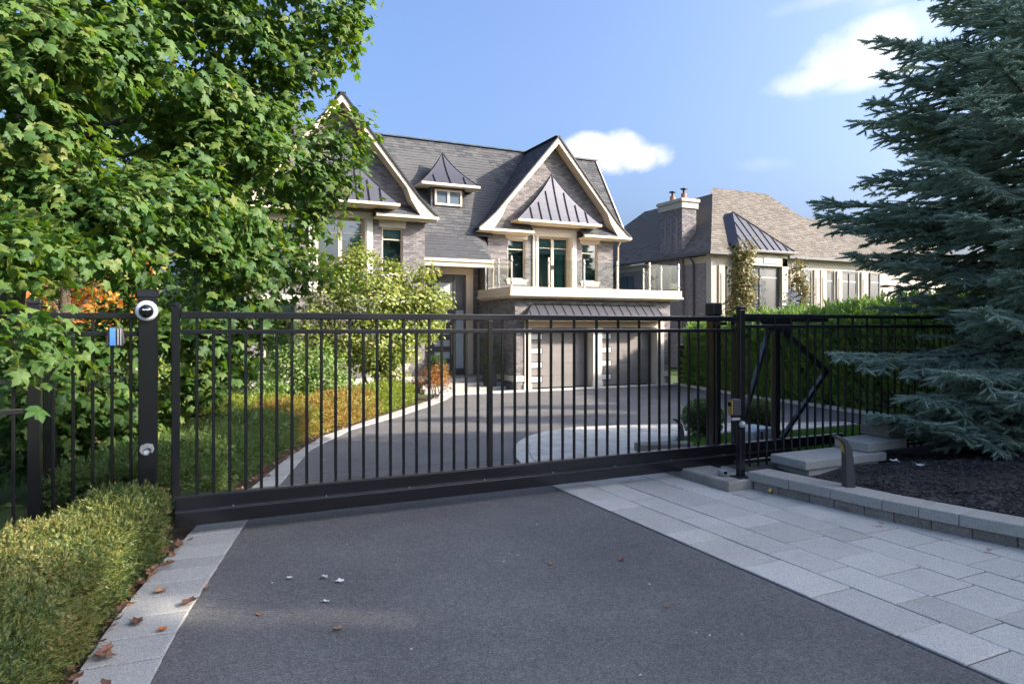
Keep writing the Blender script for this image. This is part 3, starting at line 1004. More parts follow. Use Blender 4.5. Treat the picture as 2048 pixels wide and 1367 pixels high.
        tiles('shingle', 'shingle', (0, yf - .02, ze), (1, 0, 0), upv, X_ and Vector((1, 0, 0)).cross(upv), [(xl + .02, 0), (xr - .1, 0), (xr - (.62 if sgn > 0 else .05), sl_ - .02), (xl + (.62 if sgn < 0 else .05), sl_ - .02)], .3, .145, .006, .012, pt, tilt=.8, vary=.25)
        MB().box(xl, xr, yf - .12, yf - .022, ze - .12, ze - .015).build('gutter', 'cream', pt, bevel=.02)
        MB().box(xl + .02, xr - .02, yf - .0215, yw - .012, ze - .15, ze - .10).build('soffit', 'cream', pt)
    # curved metal bay roof
    bx, bh, ye, z0, hh = bay
    n = 8
    ring = []
    for i in range(n + 1):
        t = i / n
        s_ = t + .30 * t * (1 - t)
        ring.append(((1 - s_), z0 + hh * t))
    bm_ = MB()
    for (wa, za), (wb, zb) in zip(ring[:-1], ring[1:]):
        ya, yb = yw - .02 - (yw - ye) * wa, yw - .02 - (yw - ye) * wb
        bm_.add([(bx - bh * wa, ya, za), (bx + bh * wa, ya, za), (bx + bh * wb, yb, zb), (bx - bh * wb, yb, zb)], [(0, 1, 2, 3)])
        bm_.add([(bx - bh * wa, yw, za), (bx - bh * wa, ya, za), (bx - bh * wb, yb, zb), (bx - bh * wb, yw, zb)], [(0, 1, 2, 3)])
        bm_.add([(bx + bh * wa, ya, za), (bx + bh * wa, yw, za), (bx + bh * wb, yw, zb), (bx + bh * wb, yb, zb)], [(0, 1, 2, 3)])
    br = bm_.build('bay_roof', 'metal_roof', house)
    for k in range(-4, 5):
        xk = k * bh / 4.4
        pts_ = []
        for wa, za in ring:
            if abs(xk) <= bh * wa:
                pts_.append((bx + xk, yw - .03 - (yw - ye) * wa - .012, za + .012))
        if len(pts_) > 1:
            sm = MB()
            for a, b in zip(pts_[:-1], pts_[1:]):
                sm.beam(a, b, .024, .04, (0, -.7, .7))
            sm.build('seam', 'seam', br)
    hp = MB()
    for sgn in (-1, 1):
        for (wa, za), (wb, zb) in zip(ring[:-1], ring[1:]):
            hp.beam((bx + sgn * bh * wa, yw - .02 - (yw - ye) * wa, za + .01), (bx + sgn * bh * wb, yw - .02 - (yw - ye) * wb, zb + .01), .03, .03)
    hp.build('hip_cap', 'metal_roof', br)
    gt = MB().box(bx - bh - .06, bx + bh + .06, ye - .07, ye + .03, z0 - .11, z0 - .004)
    gt.box(bx - bh - .06, bx - bh + .03, ye + .031, yw - .012, z0 - .11, z0 - .004)
    gt.box(bx + bh - .03, bx + bh + .06, ye + .031, yw - .012, z0 - .11, z0 - .004)
    gt.build('gutter', 'cream', br, bevel=.02)
    MB().box(bx - bh + .031, bx + bh - .031, ye + .0305, yw - .1, z0 - .13, z0 - .09).build('soffit', 'cream', br)
    MB().box(bx - bh + .3, bx + bh - .3, yw - .16, yw - .095, z0 - .23, z0 - .132).build('frieze', 'brick', br)
    return wl

ROOF = [(23.35, 4.27), (24.3, 5.32), (27.0, 9.5)]       # y, z of the main front slope
rooty = lambda z: float(np.interp(z, [p[1] for p in ROOF], [p[0] for p in ROOF]))
gable_block(13.5, 3.5, 9.46, 5.58, 24.05, 24.5, 2.91, 3.0,
            [(11.44, 12.22, 3.68, 5.27), (14.86, 15.63, 3.68, 5.27)], (12.8, 14.3, 3.19, 5.46), lambda z: rooty(z) + .05, (13.43, 1.85, 23.75, 5.98, 2.02))
gable_block(4.58, 3.3, 9.46, 5.60, 22.6, 23.1, 2.97, -.5,
            [(2.43, 3.18, 3.60, 5.2), (6.02, 6.76, 3.60, 5.2), (2.2, 3.2, .5, 2.6), (5.9, 6.9, .5, 2.6)], (3.84, 5.42, 2.9, 5.45), lambda z: rooty(z) + .05, (4.6, 1.75, 22.25, 5.9, 2.05))
MB().box(1.6, 7.59, 23.06, 23.115, -.17, .03).build('stone_band', 'stone', house, bevel=.008)
# hidden sides that close the volumes
cl = MB()
cl.add([(7.55, 23.1, -.5), (7.55, 25.3, -.5), (7.55, 25.3, 5.6), (7.55, 23.1, 5.6)], [(0, 1, 2, 3)])
cl.add([(1.61, 23.1, -.5), (1.61, 31, -.5), (1.61, 31, 5.6), (1.61, 23.1, 5.6)], [(0, 1, 2, 3)])
cl.add([(16.41, 24.5, 3), (16.41, 31, 3), (16.41, 31, 5.6), (16.41, 24.5, 5.6)], [(0, 1, 2, 3)])
cl.add([(10.59, 24.5, 3), (10.59, 26.5, 3), (10.59, 26.5, 5.6), (10.59, 24.5, 5.6)], [(0, 1, 2, 3)])
cl.add([(1.61, 31, -.5), (17, 31, -.5), (17, 31, 5.6), (1.61, 31, 5.6)], [(0, 1, 2, 3)])
cl.add([(16.9, 24.7, 5.6), (16.9, 29.5, 5.6), (16.9, 27, 9.3)], [(0, 1, 2)])
cl.build('side_wall', 'brick', house)

# --- main roof
rm = MB()
for (ya, za), (yb, zb) in (((24.62, 5.815), (27.0, 9.5)),):
    rm.prism([(1.2, ya, za), (17.1, ya, za), (17.1, yb, zb), (1.2, yb, zb)], (0, .03, -.05))
rm.prism([(7.3, 24.3, 5.32), (10.72, 24.3, 5.32), (10.72, 24.62, 5.815), (7.3, 24.62, 5.815)], (0, .03, -.05))
rm.prism([(7.45, 23.35, 4.27), (10.26, 23.35, 4.27), (9.95, 24.3, 5.32), (7.45, 24.3, 5.32)], (0, .03, -.05))
rm.add([(10.26, 23.35, 4.27), (10.6, 24.4, 4.27), (10.6, 24.9, 5.4), (9.95, 24.3, 5.32)], [(0, 1, 2, 3)])
rm.prism([(17.1, 27.0, 9.5), (17.1, 31.6, 4.3), (1.2, 31.6, 4.3), (1.2, 27.0, 9.5)], (0, .03, -.05))
rm = rm.build('main_roof', 'shingle', house)
up = Vector((0, 2.7, 4.18)).normalized()
nn = Vector((1, 0, 0)).cross(up)
L = math.hypot(2.38, 3.685)
tiles('shingle', 'shingle', (0, 24.62, 5.815), X_, up, nn, [(4.4, 0), (17.1, 0), (17.1, L), (4.4, L)], .30, .15, .006, .015, rm, tilt=.8, vary=.25, indiv=((lambda c: 7.4 < c.x < 11.6 and not (8.3 < c.x < 9.9 and c.z < 7.9)), 240))
up2 = Vector((0, .95, 1.05)).normalized()
L2 = math.hypot(.95, 1.05)
tiles('shingle', 'shingle', (0, 23.35, 4.27), X_, up2, Vector((1, 0, 0)).cross(up2), [(7.5, 0), (10.26, 0), (9.95, L2), (7.5, L2)], .30, .15, .006, .015, rm, tilt=.8, vary=.25, indiv=((lambda c: c.x > 7.6), 60))
L3 = math.hypot(.32, .495)
tiles('shingle', 'shingle', (0, 24.3, 5.32), X_, up, nn, [(7.5, 0), (10.7, 0), (10.7, L3), (7.5, L3)], .30, .15, .006, .015, rm, tilt=.8, vary=.25)
k = 5.6
while k < 17.0:
    MB().prism([(k, 26.86, 9.50), (k + .28, 26.86, 9.50), (k + .28, 27.0, 9.56), (k, 27.0, 9.56)], (0, 0, -.02)).build('ridge_tile', 'shingle', rm)
    k += .29
vg = MB().beam((17.1, 24.62, 5.80), (17.1, 27.0, 9.48), .05, .16)
vg.build('verge_board', 'cream', rm)
eg = MB().box(7.5, 10.30, 23.24, 23.345, 4.14, 4.255)
eg.build('gutter', 'cream', rm, bevel=.02)
MB().box(7.5, 10.27, 23.3455, 25.28, 4.09, 4.14).build('soffit', 'cream', rm)
MB().box(7.5, 10.27, 23.30, 23.3452, 3.98, 4.139).build('fascia', 'cream', rm)
MB().tube([(10.25, 23.3, 4.12), (10.42, 23.6, 3.95), (10.46, 23.75, 3.8), (10.46, 23.75, 3.2)], .04, 8).build('downspout', 'cream', rm, smooth=True)
MB().tube([(16.55, 24.1, 5.5), (16.6, 24.25, 5.35), (16.6, 24.4, 5.2), (16.6, 24.4, 3.2)], .04, 8).build('downspout', 'cream', rm, smooth=True)

# --- dormer
dm = MB()
dm.box(8.42, 9.82, 25.0, 26.3, 6.3, 7.16)
dm = dm.build('dormer', 'shingle', house)
tiles('shingle', 'shingle', (8.42, 24.998, 6.3), X_, Z_, (0, -1, 0), [(0, 0), (1.4, 0), (1.4, .86), (0, .86)], .28, .13, .006, .012, dm, holes=[(.14, 1.26, .17, .79)], tilt=.7, vary=.2)
fr = MB()
for a, b, c_, d_ in ((8.56, 9.68, 6.47, 6.55), (8.56, 9.68, 7.01, 7.09), (8.56, 8.64, 6.551, 7.009), (9.60, 9.68, 6.551, 7.009), (9.07, 9.17, 6.551, 7.009)):
    fr.box(a, b, 24.93, 25.005, c_, d_)
fr.build('window_frame', 'cream', dm, bevel=.008)
for a, b in ((8.64, 9.07), (9.17, 9.60)):
    MB().box(a, b, 24.965, 24.98, 6.551, 7.009).build('pane', 'dormer_pane', dm)
dr = MB()
bx, by, hx, hy, z0, hh = 9.12, 25.65, 1.15, 1.0, 7.27, 1.42
n = 8
ring = [(1 - (i / n + .42 * (i / n) * (1 - i / n)), z0 + hh * i / n) for i in range(n + 1)]
for (wa, za), (wb, zb) in zip(ring[:-1], ring[1:]):
    A = [(bx - hx * wa, by - hy * wa, za), (bx + hx * wa, by - hy * wa, za), (bx + hx * wa, by + hy * wa, za), (bx - hx * wa, by + hy * wa, za)]
    B = [(bx - hx * wb, by - hy * wb, zb), (bx + hx * wb, by - hy * wb, zb), (bx + hx * wb, by + hy * wb, zb), (bx - hx * wb, by + hy * wb, zb)]
    dr.add(A + B, [(i, (i + 1) % 4, (i + 1) % 4 + 4, i + 4) for i in range(4)])
dr = dr.build('dormer_roof', 'metal_roof', house)
for k in (-.62, 0, .62):
    pts_ = [(bx + k, by - hy * wa - .012, za + .012) for wa, za in ring if abs(k) <= hx * wa]
    sm = MB()
    for a, b in zip(pts_[:-1], pts_[1:]):
        sm.beam(a, b, .024, .04, (0, -.7, .7))
    sm.build('seam', 'seam', dr)
hp = MB()
for sx in (-1, 1):
    for (wa, za), (wb, zb) in zip(ring[:-1], ring[1:]):
        hp.beam((bx + sx * hx * wa, by - hy * wa, za + .01), (bx + sx * hx * wb, by - hy * wb, zb + .01), .03, .03)
hp.build('hip_cap', 'metal_roof', dr)
MB().box(bx - hx - .05, bx + hx + .05, by - hy - .05, by + hy, z0 - .11, z0 - .004).build('gutter', 'cream', dr, bevel=.02)

# --- entry
MB().add([(7.55, 25.32, -.5), (10.5, 25.32, -.5), (10.5, 25.32, 4.3), (7.55, 25.32, 4.3)], [(0, 1, 2, 3)]).build('entry_wall', 'mortar', house)
ew = MB()
panel(ew, (10.25, 25.3, -.5), X_, Z_, [(0, 0), (.25, 0), (.25, 4.6), (0, 4.6)])
ew = ew.build('entry_wall', 'mortar', house)
tiles('brick', 'brick', (10.25, 25.298, -.5), X_, Z_, (0, -1, 0), [(0, 0), (.25, 0), (.25, 4.6), (0, 4.6)], .225, .072, .011, .01, ew)
es = MB()
es.box(9.95, 10.25, 25.17, 25.31, -.1, 3.84)
es.box(7.75, 8.02, 25.17, 25.31, -.1, 3.84)
es.box(7.75, 10.25, 25.17, 25.31, 3.842, 4.08)
es.build('entry_surround', 'cream', house, bevel=.01)
ed = MB()
for a, b, c_, d_ in ((8.02, 8.10, -.1, 3.84), (9.87, 9.95, -.1, 3.84), (8.40, 8.48, -.1, 2.45), (9.45, 9.53, -.1, 3.76), (8.10, 9.87, 3.761, 3.84), (8.10, 9.449, 2.45, 2.55), (9.531, 9.87, 2.45, 2.55)):
    ed.box(a, b, 25.24, 25.32, c_, d_)
ed = ed.build('front_door', 'door_dark', house)
MB().box(8.481, 9.449, 25.262, 25.30, -.09, 2.449).build('door_leaf', 'door_dark', ed)
for k in range(5):
    MB().box(8.66, 9.28, 25.255, 25.2615, .10 + k * .46, .34 + k * .46).build('pane', 'frosted', ed)
MB().box(9.531, 9.869, 25.275, 25.29, .15, 2.449).build('sidelight', 'frosted', ed)
MB().box(9.531, 9.869, 25.265, 25.30, -.09, .149).build('kick_panel', 'door_dark', ed)
MB().box(9.531, 9.869, 25.275, 25.29, 2.551, 3.76).build('transom', 'dim_pane', ed)
MB().box(8.101, 9.449, 25.275, 25.29, 2.551, 3.76).build('transom', 'dim_pane', ed)
MB().box(8.65, 9.3, 25.268, 25.2745, 3.05, 3.5).build('transom_reflection', 'frosted', ed)  # pale sheet paints a bright reflection on the transom glass
MB().tube([(9.36, 25.22, .7), (9.36, 25.22, 1.5)], .016, 8).build('door_handle', 'zinc', ed)
st = MB()
st.box(7.56, 10.49, 23.3, 25.17, -.6, -.11)
st = st.build('entry_steps', 'edge_stone', house, bevel=.01)
MB().box(7.4, 10.42, 22.85, 23.298, -.6, -.24).build('step', 'edge_stone', st, bevel=.01)
MB().box(7.3, 10.40, 22.35, 22.848, -.6, -.37).build('step', 'edge_stone', st, bevel=.01)
# ------------------------------------------------------------------ neighbour's house
nbh = empty('neighbour_house', (27, 31, -.5), 'neighbouring house with pale stone front, tall brick chimney and weathered hip roof', 'house')
NX, NY = 25.2, 28.3
def npart(name, mb, mat, parent=nbh, **k):
    return mb.build(name, mat, parent, **k)
wl = MB()
panel(wl, (NX, NY, -.5), X_, Z_, [(0, 0), (22, 0), (22, 6.3), (0, 6.3)], [(1.6, 4.6, 3.3, 5.5), (4.95, 5.55, 3.3, 5.6), (8.7, 9.35, 3.3, 5.6), (10.0, 11.4, 3.3, 5.6)])
wl = npart('front_wall', wl, 'stone_tan')
sd = MB()
panel(sd, (NX, NY, -.5), Y_, Z_, [(0, 0), (14, 0), (14, 6.1), (0, 6.1)], [(7.0, 8.4, 4.2, 5.5), (3.2, 3.9, 3.6, 5.2)])
sd = npart('side_wall', sd, 'brick_far')
MB().box(NX - .03, NX + .01, NY + .35, NY + 14, 5.25, 5.62).build('frieze', 'stone_tan', nbh)
MB().box(NX - .06, NX + .3, NY - .05, NY + .34, -.5, 5.7).build('corner_pier', 'stone_tan', nbh, bevel=.02)
for a in (.45, 1.0, 5.7, 6.2, 7.6, 8.15, 9.5, 11.6):
    p = MB().box(NX + a, NX + a + .42, NY - .09, NY + .02, 1.2, 5.1)
    p = npart('pilaster', p, 'stone_tan', bevel=.02)
    MB().box(NX + a + .10, NX + a + .32, NY - .115, NY - .089, 1.9, 4.7).build('panel', 'stone_tan', p, bevel=.015)
    MB().box(NX + a + .135, NX + a + .16, NY - .118, NY - .1155, 1.95, 4.65).build('groove', 'seam', p)
# bay
by_ = NY - .55
MB().box(26.75, 27.15, by_, NY, 2.0, 5.6).build('bay_pier', 'stone_tan', nbh, bevel=.02)
MB().box(29.75, 30.2, by_, NY, 2.0, 5.6).build('bay_pier', 'stone_tan', nbh, bevel=.02)
MB().box(26.75, 30.2, by_, NY, 5.12, 5.75).build('bay_header', 'stone_tan', nbh, bevel=.02)
MB().box(28.35, 29.7, by_ - .03, by_ - .001, 5.25, 5.6).build('header_panel', 'stone_tan', nbh, bevel=.02)
MB().box(26.75, 30.2, by_, NY, 1.6, 2.3).build('bay_sill', 'stone_tan', nbh, bevel=.02)
def nwindow(x0, x1, z0, z1, y, bars=()):
    f = MB()
    for a, b, c_, d_ in ((x0, x0 + .1, z0, z1), (x1 - .1, x1, z0, z1), (x0 + .1, x1 - .1, z1 - .1, z1), (x0 + .1, x1 - .1, z0, z0 + .1)):
        f.box(a, b, y + .04, y + .12, c_, d_)
    f = npart('window', f, 'gutter_dark')
    MB().box(x0 + .1, x1 - .1, y + .075, y + .085, z0 + .1, z1 - .1).build('pane', 'dim_pane', f)
    for (a, b) in bars:
        xm = x0 + (x1 - x0) * a
        MB().box(xm - .06, xm + .06, y + .03, y + .11, z0 + .1, z1 - .1).build('mullion', 'gutter_dark', f)
    MB().box(x0 + .1, x1 - .1, y + .06, y + .074, z1 - .62, z1 - .57).build('sash_bar', 'steel', f)
    return f
nwindow(27.2, 29.7, 2.35, 5.1, by_ + .15, ((.45, 0),))
nwindow(NX + 4.95, NX + 5.55, 2.8, 5.1, NY)
nwindow(NX + 8.7, NX + 9.35, 2.8, 5.1, NY)
nwindow(NX + 6.75, NX + 7.45, 2.8, 5.1, NY - .11)
nwindow(NX + 10.0, NX + 11.4, 2.8, 5.1, NY, ((.5, 0),))
nwindow(NX + 12.4, NX + 13.3, 2.8, 5.1, NY - .11)
# side window seen over the balcony
f = MB().box(NX + .02, NX + .1, 35.3, 36.7, 3.7, 5.0)
f = npart('window', f, 'gutter_dark')
for a in (35.4, 36.07):
    MB().box(NX + .0, NX + .019, a, a + .55, 3.8, 4.9).build('pane', 'dormer_pane', f)
# roofs
def slope(name, pts, mat='shingle_tan', tile=True, parent=nbh, u=None):
    mb = MB()
    mb.prism(pts, (0, 0, -.06))
    o = npart(name, mb, mat, parent)
    if tile:
        P = [Vector(p) for p in pts]
        ux = (P[1] - P[0]).normalized()
        nn_ = ux.cross(P[-1] - P[0]).normalized()
        if nn_.z < 0:
            nn_ = -nn_
        uy_ = nn_.cross(ux)
        poly = [((p - P[0]).dot(ux), (p - P[0]).dot(uy_)) for p in P]
        tiles('shingle', mat, P[0], ux, uy_, nn_, poly, .34, .17, .007, .018, o, tilt=.8, vary=.25)
    return o
ap = (28.0, 31.35, 9.66)
slope('pavilion_roof', [(24.85, 27.95, 5.78), (31.2, 27.95, 5.78), (29.3, 31.4, 9.0), ap])
slope('pavilion_roof', [(24.85, 44., 5.78), (24.85, 27.95, 5.78), ap, (28.0, 38., 9.6)])
slope('main_roof', [(27.0, 27.98, 5.76), (37.2, 27.98, 5.76), (33.4, 33., 9.72), (29.0, 33.0, 9.72), (27.9, 31.6, 9.45)])
slope('wing_roof', [(35.9, 28.02, 5.70), (48., 28.02, 5.70), (48., 33., 9.10), (34.2, 33., 9.10)])
slope('main_roof', [(29., 33.02, 9.70), (33.4, 33.02, 9.70), (37., 40., 5.), (28., 40., 5.)], tile=False)
slope('wing_roof', [(34.0, 33.02, 9.08), (48., 33.02, 9.08), (48., 40., 5.), (34.0, 40., 5.)], tile=False)
slope('rear_wing_roof', [(13., 36.8, 5.35), (26.5, 36.8, 5.35), (26.5, 41.2, 8.35), (13., 41.2, 8.35)])
MB().box(13.4, 26, 37.3, 41, -.5, 5.3).build('rear_wing', 'brick_far', nbh)
MB().beam((24.78, 27.85, 5.70), (24.78, 44, 5.70), .14, .13).build('gutter', 'gutter_dark', nbh)
MB().beam((24.7, 27.88, 5.70), (26.3, 27.88, 5.70), .14, .13).build('gutter', 'gutter_dark', nbh)
MB().beam((30.4, 27.88, 5.70), (48, 27.88, 5.70), .14, .13).build('gutter', 'gutter_dark', nbh)
MB().tube([(24.85, 29.6, 5.6), (25.1, 29.62, 5.3), (25.12, 29.62, 0)], .055, 8).build('downspout', 'gutter_dark', nbh)
# metal roof of the bay
b0, b1, e_y, wy, zb = 26.5, 30.5, 27.55, 30.4, 5.95
A = (27.9, 29.6, 8.3)
mr = MB()
mr.add([(b0, e_y, zb), (b1, e_y, zb), A], [(0, 1, 2)])
mr.add([(b0, wy + .1, zb + 1.4), (b0, e_y, zb), A, (27.6, 30.6, 8.2)], [(0, 1, 2, 3)])
mr.add([(b1, e_y, zb), (b1, wy, zb + .6), (28.2, 30.8, 8.3), A], [(0, 1, 2, 3)])
mr = npart('bay_roof', mr, 'metal_roof')
for i in range(1, 8):
    xe = b0 + (b1 - b0) * i / 8
    t = min((xe - b0) / (A[0] - b0), (b1 - xe) / (b1 - A[0]))
    t = min(t, 1) * .985
    MB().beam((xe, e_y - .01, zb + .02), (xe, e_y + (A[1] - e_y) * t, zb + .02 + (A[2] - zb) * t), .04, .05).build('seam', 'seam', mr)
MB().beam((b1, e_y, zb + .02), (A[0], A[1], A[2] + .02), .06, .05).build('hip_cap', 'seam', mr)
MB().box(b0 - .1, b1 + .1, e_y - .12, e_y + .02, zb - .14, zb - .005).build('gutter', 'gutter_dark', mr, bevel=.02)
MB().box(b0, b1, e_y + .021, NY, zb - .16, zb - .1).build('soffit', 'stone_tan', mr)
# chimney
ch = MB().box(25.0, 26.0, 30.45, 32.4, -.5, 8.45)
ch = npart('chimney', ch, 'brick_far')
tiles('brick', 'brick', (26.0, 30.448, 5.7), (-1, 0, 0), Z_, (0, -1, 0), [(0, 0), (1.0, 0), (1.0, 2.74), (0, 2.74)], .225, .072, .012, .012, ch)
tiles('brick', 'brick', (24.998, 32.4, 5.5), (0, -1, 0), Z_, (-1, 0, 0), [(0, 0), (1.95, 0), (1.95, 2.94), (0, 2.94)], .225, .072, .012, .012, ch)
for a in (30.78, 31.28, 31.78):
    MB().box(24.955, 24.999, a, a + .16, 6.2, 8.0).build('brick_rib', 'brick', ch)
MB().box(24.9, 26.1, 30.35, 32.5, 8.45, 8.80).build('cap', 'concrete_cap', ch, bevel=.03)
MB().box(24.83, 26.17, 30.28, 32.57, 8.802, 9.0).build('cap', 'concrete_cap', ch, bevel=.03)
for yv in (30.9, 31.9):
    fl_ = MB().lathe((25.5, yv, 9.0), [(.16, 0), (.15, .38)], 10).build('flue', 'flue_clay', ch)
    MB().lathe((25.5, yv, 9.38), [(.07, 0), (.07, .22), (.2, .23), (.2, .28)], 10).build('cowl', 'seam', fl_)

# ------------------------------------------------------------------ sliding gate
GYp = 6.365
gate = empty('sliding_gate', (2.9, GYp, .1), 'wide black steel sliding gate of vertical pickets across the driveway', 'gate')
bm = 'black_metal'
MB().box(-.058, 7.62, GYp - .03, GYp + .03, 1.825, 1.885).build('top_rail', bm, gate, bevel=.006)
MB().box(-.058, 6.0, GYp - .02, GYp + .02, 1.695, 1.735).build('mid_rail', bm, gate, bevel=.004)
MB().box(-.125, -.06, GYp - .033, GYp + .033, .24, 1.93).build('end_stile', bm, gate, bevel=.006)
MB().lathe((-.0925, GYp, 1.93), [(.045, 0), (.045, .012), (.02, .03)], 8).build('stile_cap', 'black_satin', gate)
MB().box(6.0, 6.066, GYp - .033, GYp + .033, .34, 1.824).build('end_stile', bm, gate, bevel=.006)
MB().box(2.745, 2.797, GYp - .026, GYp + .026, .345, 1.824).build('centre_stile', bm, gate, bevel=.005)
MB().box(-.10, 6.9, GYp - .07, GYp + .05, .095, .215).build('bottom_beam', bm, gate, bevel=.006)
MB().box(-.10, 7.9, GYp - .035, GYp + .035, .2165, .335).build('track_beam', bm, gate, bevel=.006)
MB().box(-.10, 6.9, GYp - .074, GYp - .036, .2155, .2225).build('ledge', 'lit_edge', gate)
MB().box(-.10, 7.9, GYp - .040, GYp + .030, .3355, .343).build('upper_ledge', 'lit_edge', gate)
pk = None
def picket(x, z0, z1, y, parent, w_=.0125):
    key = (round(z1 - z0, 3), w_)
    if key not in pick_mesh:
        m_ = MB().box(-w_, w_, -w_, w_, 0, z1 - z0)
        o = m_.build('picket', bm, None, bevel=.003, seg=1)
        pick_mesh[key] = o.data
    else:
        o = bpy.data.objects.new('picket', pick_mesh[key])
        C.objects.link(o)
        b = o.modifiers.new('b', 'BEVEL'); b.width = .003; b.segments = 1
    place(o, parent)
    o.location = (x, y, z0)
    return o
pick_mesh = {}
for i in range(21):
    x = -.06 + (2.771 + .06) * (i + 1) / 22
    picket(x, .343, 1.825 if i % 2 == 0 else 1.70, GYp, gate)
for i in range(22):
    x = 2.771 + (6.033 - 2.771) * (i + 1) / 23
    picket(x, .343, 1.825 if i % 2 == 0 else 1.70, GYp, gate)
# counterbalance tail: braces behind the end stile
MB().beam((6.09, GYp + .02, .34), (6.66, GYp + .02, 1.83), .05, .05).build('brace', bm, gate, bevel=.004)
MB().beam((6.68, GYp + .02, 1.84), (7.66, GYp + .02, 1.16), .05, .06).build('brace', bm, gate, bevel=.004)
MB().beam((6.84, GYp + .02, .34), (7.64, GYp + .02, 1.17), .05, .05).build('brace', bm, gate, bevel=.004)
MB().prism([(6.45, GYp - .012, 1.825), (7.0, GYp - .012, 1.825), (6.95, GYp - .012, 1.70), (6.62, GYp - .012, 1.70)], (0, .02, 0)).build('gusset', bm, gate)
for i in range(8):
    MB().lathe((.35 + i * .78, GYp - .055, .2225), [(.009, 0), (.009, .006), (.005, .010)], 6).build('bolt', 'steel', gate)
    if i % 2:
        MB().lathe((.12 + i * .78, GYp - .03, .343), [(.008, 0), (.008, .005), (.004, .008)], 6).build('bolt', 'steel', gate)

# posts
def post(name, x, y, w_, z0, z1, label, cap=True, group=None):
    p = empty(name, (x, y, z0), label, 'gate post', group)
    MB().box(x - w_ / 2, x + w_ / 2, y - w_ / 2, y + w_ / 2, z0, z1).build('shaft', bm, p, bevel=.008)
    if cap:
        e = w_ / 2 + .008
        c_ = MB().box(x - e, x + e, y - e, y + e, z1 - .02, z1 + .03)
        c_.prism([(x - e, y - e, z1 + .031), (x + e, y - e, z1 + .031), (x + e, y + e, z1 + .031), (x - e, y + e, z1 + .031)], (0, 0, .006))
        c_.build('cap', 'black_satin', p, bevel=.008)
    return p
lp = post('gate_post', -.292, 6.30, .138, -.05, 2.02, 'thick black steel gate post carrying the white dome camera')
rp = post('gate_post', 5.93, 6.62, .128, -.05, 1.90, 'thick black post with a tall square cap just behind the closed end of the gate', cap=False)
MB().box(5.852, 6.008, 6.542, 6.698, 1.90, 2.06).build('cap', 'black_satin', rp, bevel=.02)
MB().box(5.845, 6.015, 6.535, 6.705, 1.885, 1.899).build('collar', 'black_satin', rp, bevel=.004)
post('roller_post', 6.98, 6.62, .085, -.05, 1.82, 'black guide roller post behind the braced tail of the gate', cap=False)
MB().box(5.88, 5.98, 6.44, 6.552, 1.78, 1.82).build('roller_bracket', 'black_satin', rp)
# dome camera on the left post
dc = empty('dome_camera', (-.30, 6.2, 1.88), 'white round dome security camera on top of the left gate post', 'camera')
MB().lathe((-.30, 6.23, 1.885), [(.082, 0), (.084, .02), (.078, .045), (.058, .06)], 24, 'y').build('ring', 'white_plastic', dc, smooth=False, bevel=.004)
MB().lathe((-.30, 6.174, 1.882), [(.056, 0), (.050, .022), (.034, .038), (.012, .046)], 20, 'y').build('lens_dome', 'lens', dc, smooth=True)
MB().box(-.325, -.275, 6.127, 6.134, 1.89, 1.896).build('trim', 'white_plastic', dc)
# photocell hood low on the post
ph = empty('photocell', (-.30, 6.2, .75), 'grey plastic photocell hood low on the left gate post', 'sensor')
h = MB()
n = 10
arc = [(-.062 + .124 * i / n, .055 * math.sin(math.pi * .5 * (1 - abs(2 * i / n - 1.1)) if True else 0)) for i in range(n + 1)]
prf = [(-.46, .79), (-.45, .835), (-.40, .85), (-.35, .84), (-.335, .80), (-.35, .765), (-.37, .775), (-.36, .80), (-.385, .815), (-.43, .80), (-.44, .76)]
h.prism([((x + .4) * .85 - .30, 6.23, (z - .8) * .9 + .775) for x, z in prf], (0, -.05, 0))
h.build('hood', 'pale_plastic', ph, bevel=.004)
MB().lathe((-.305, 6.23, .752), [(.028, 0), (.028, .02), (.015, .03)], 12, 'y').build('eye', 'white_plastic', ph)

# concrete pad and guide post assembly at the closed end
tag(MB().box(5.17, 5.60, 5.54, 6.72, -.02, .12).build('concrete_footing', 'concrete', None, bevel=.018), 'stained concrete footing under the gate guide post beside the paved walk', 'footing')
gp = post('guide_post', 5.45, 5.66, .072, .12, 1.95, 'slim black guide post bolted to the concrete footing, holding the lock box', cap=False)
MB().box(5.37, 5.53, 5.58, 5.74, .121, .135).build('base_plate', 'black_satin', gp, bevel=.003)
MB().box(5.408, 5.492, 5.618, 5.702, 1.95, 1.98).build('cap', 'black_satin', gp, bevel=.008)
lb = empty('lock_box', (5.36, 5.6, .8), 'black control box with a brass front fixed to the side of the guide post', 'box')
MB().box(5.31, 5.413, 5.61, 5.70, .80, .98).build('case', 'bollard', lb, bevel=.012)
MB().box(5.292, 5.3095, 5.622, 5.688, .815, .965).build('plate', 'brass', lb, bevel=.004)
MB().box(5.284, 5.2919, 5.635, 5.675, .90, .945).build('slot', 'lens', lb)
ky = empty('key_switch', (5.42, 5.6, .7), 'pale round key switch below the control box on the guide post', 'switch')
MB().lathe((5.425, 5.622, .705), [(.036, 0), (.036, .025), (.024, .034)], 16, 'y').build('dial', 'pale_plastic', ky)
MB().box(5.30, 5.412, 5.625, 5.66, .75, .775).build('arm', 'grey_plastic', ky, bevel=.004)
MB().lathe((5.425, 5.588, .705), [(.017, 0), (.017, .006), (.01, .01)], 12, 'y').build('key_barrel', 'zinc', ky)
sp = empty('stop_sensor', (5.3, 5.75, .12), 'small white plastic sensor on the concrete footing under the gate', 'sensor')
MB().box(5.29, 5.37, 5.76, 5.86, .12, .19).build('case', 'pale_plastic', sp, bevel=.02)
MB().box(5.305, 5.345, 5.754, 5.7595, .145, .175).build('window', 'lens', sp)
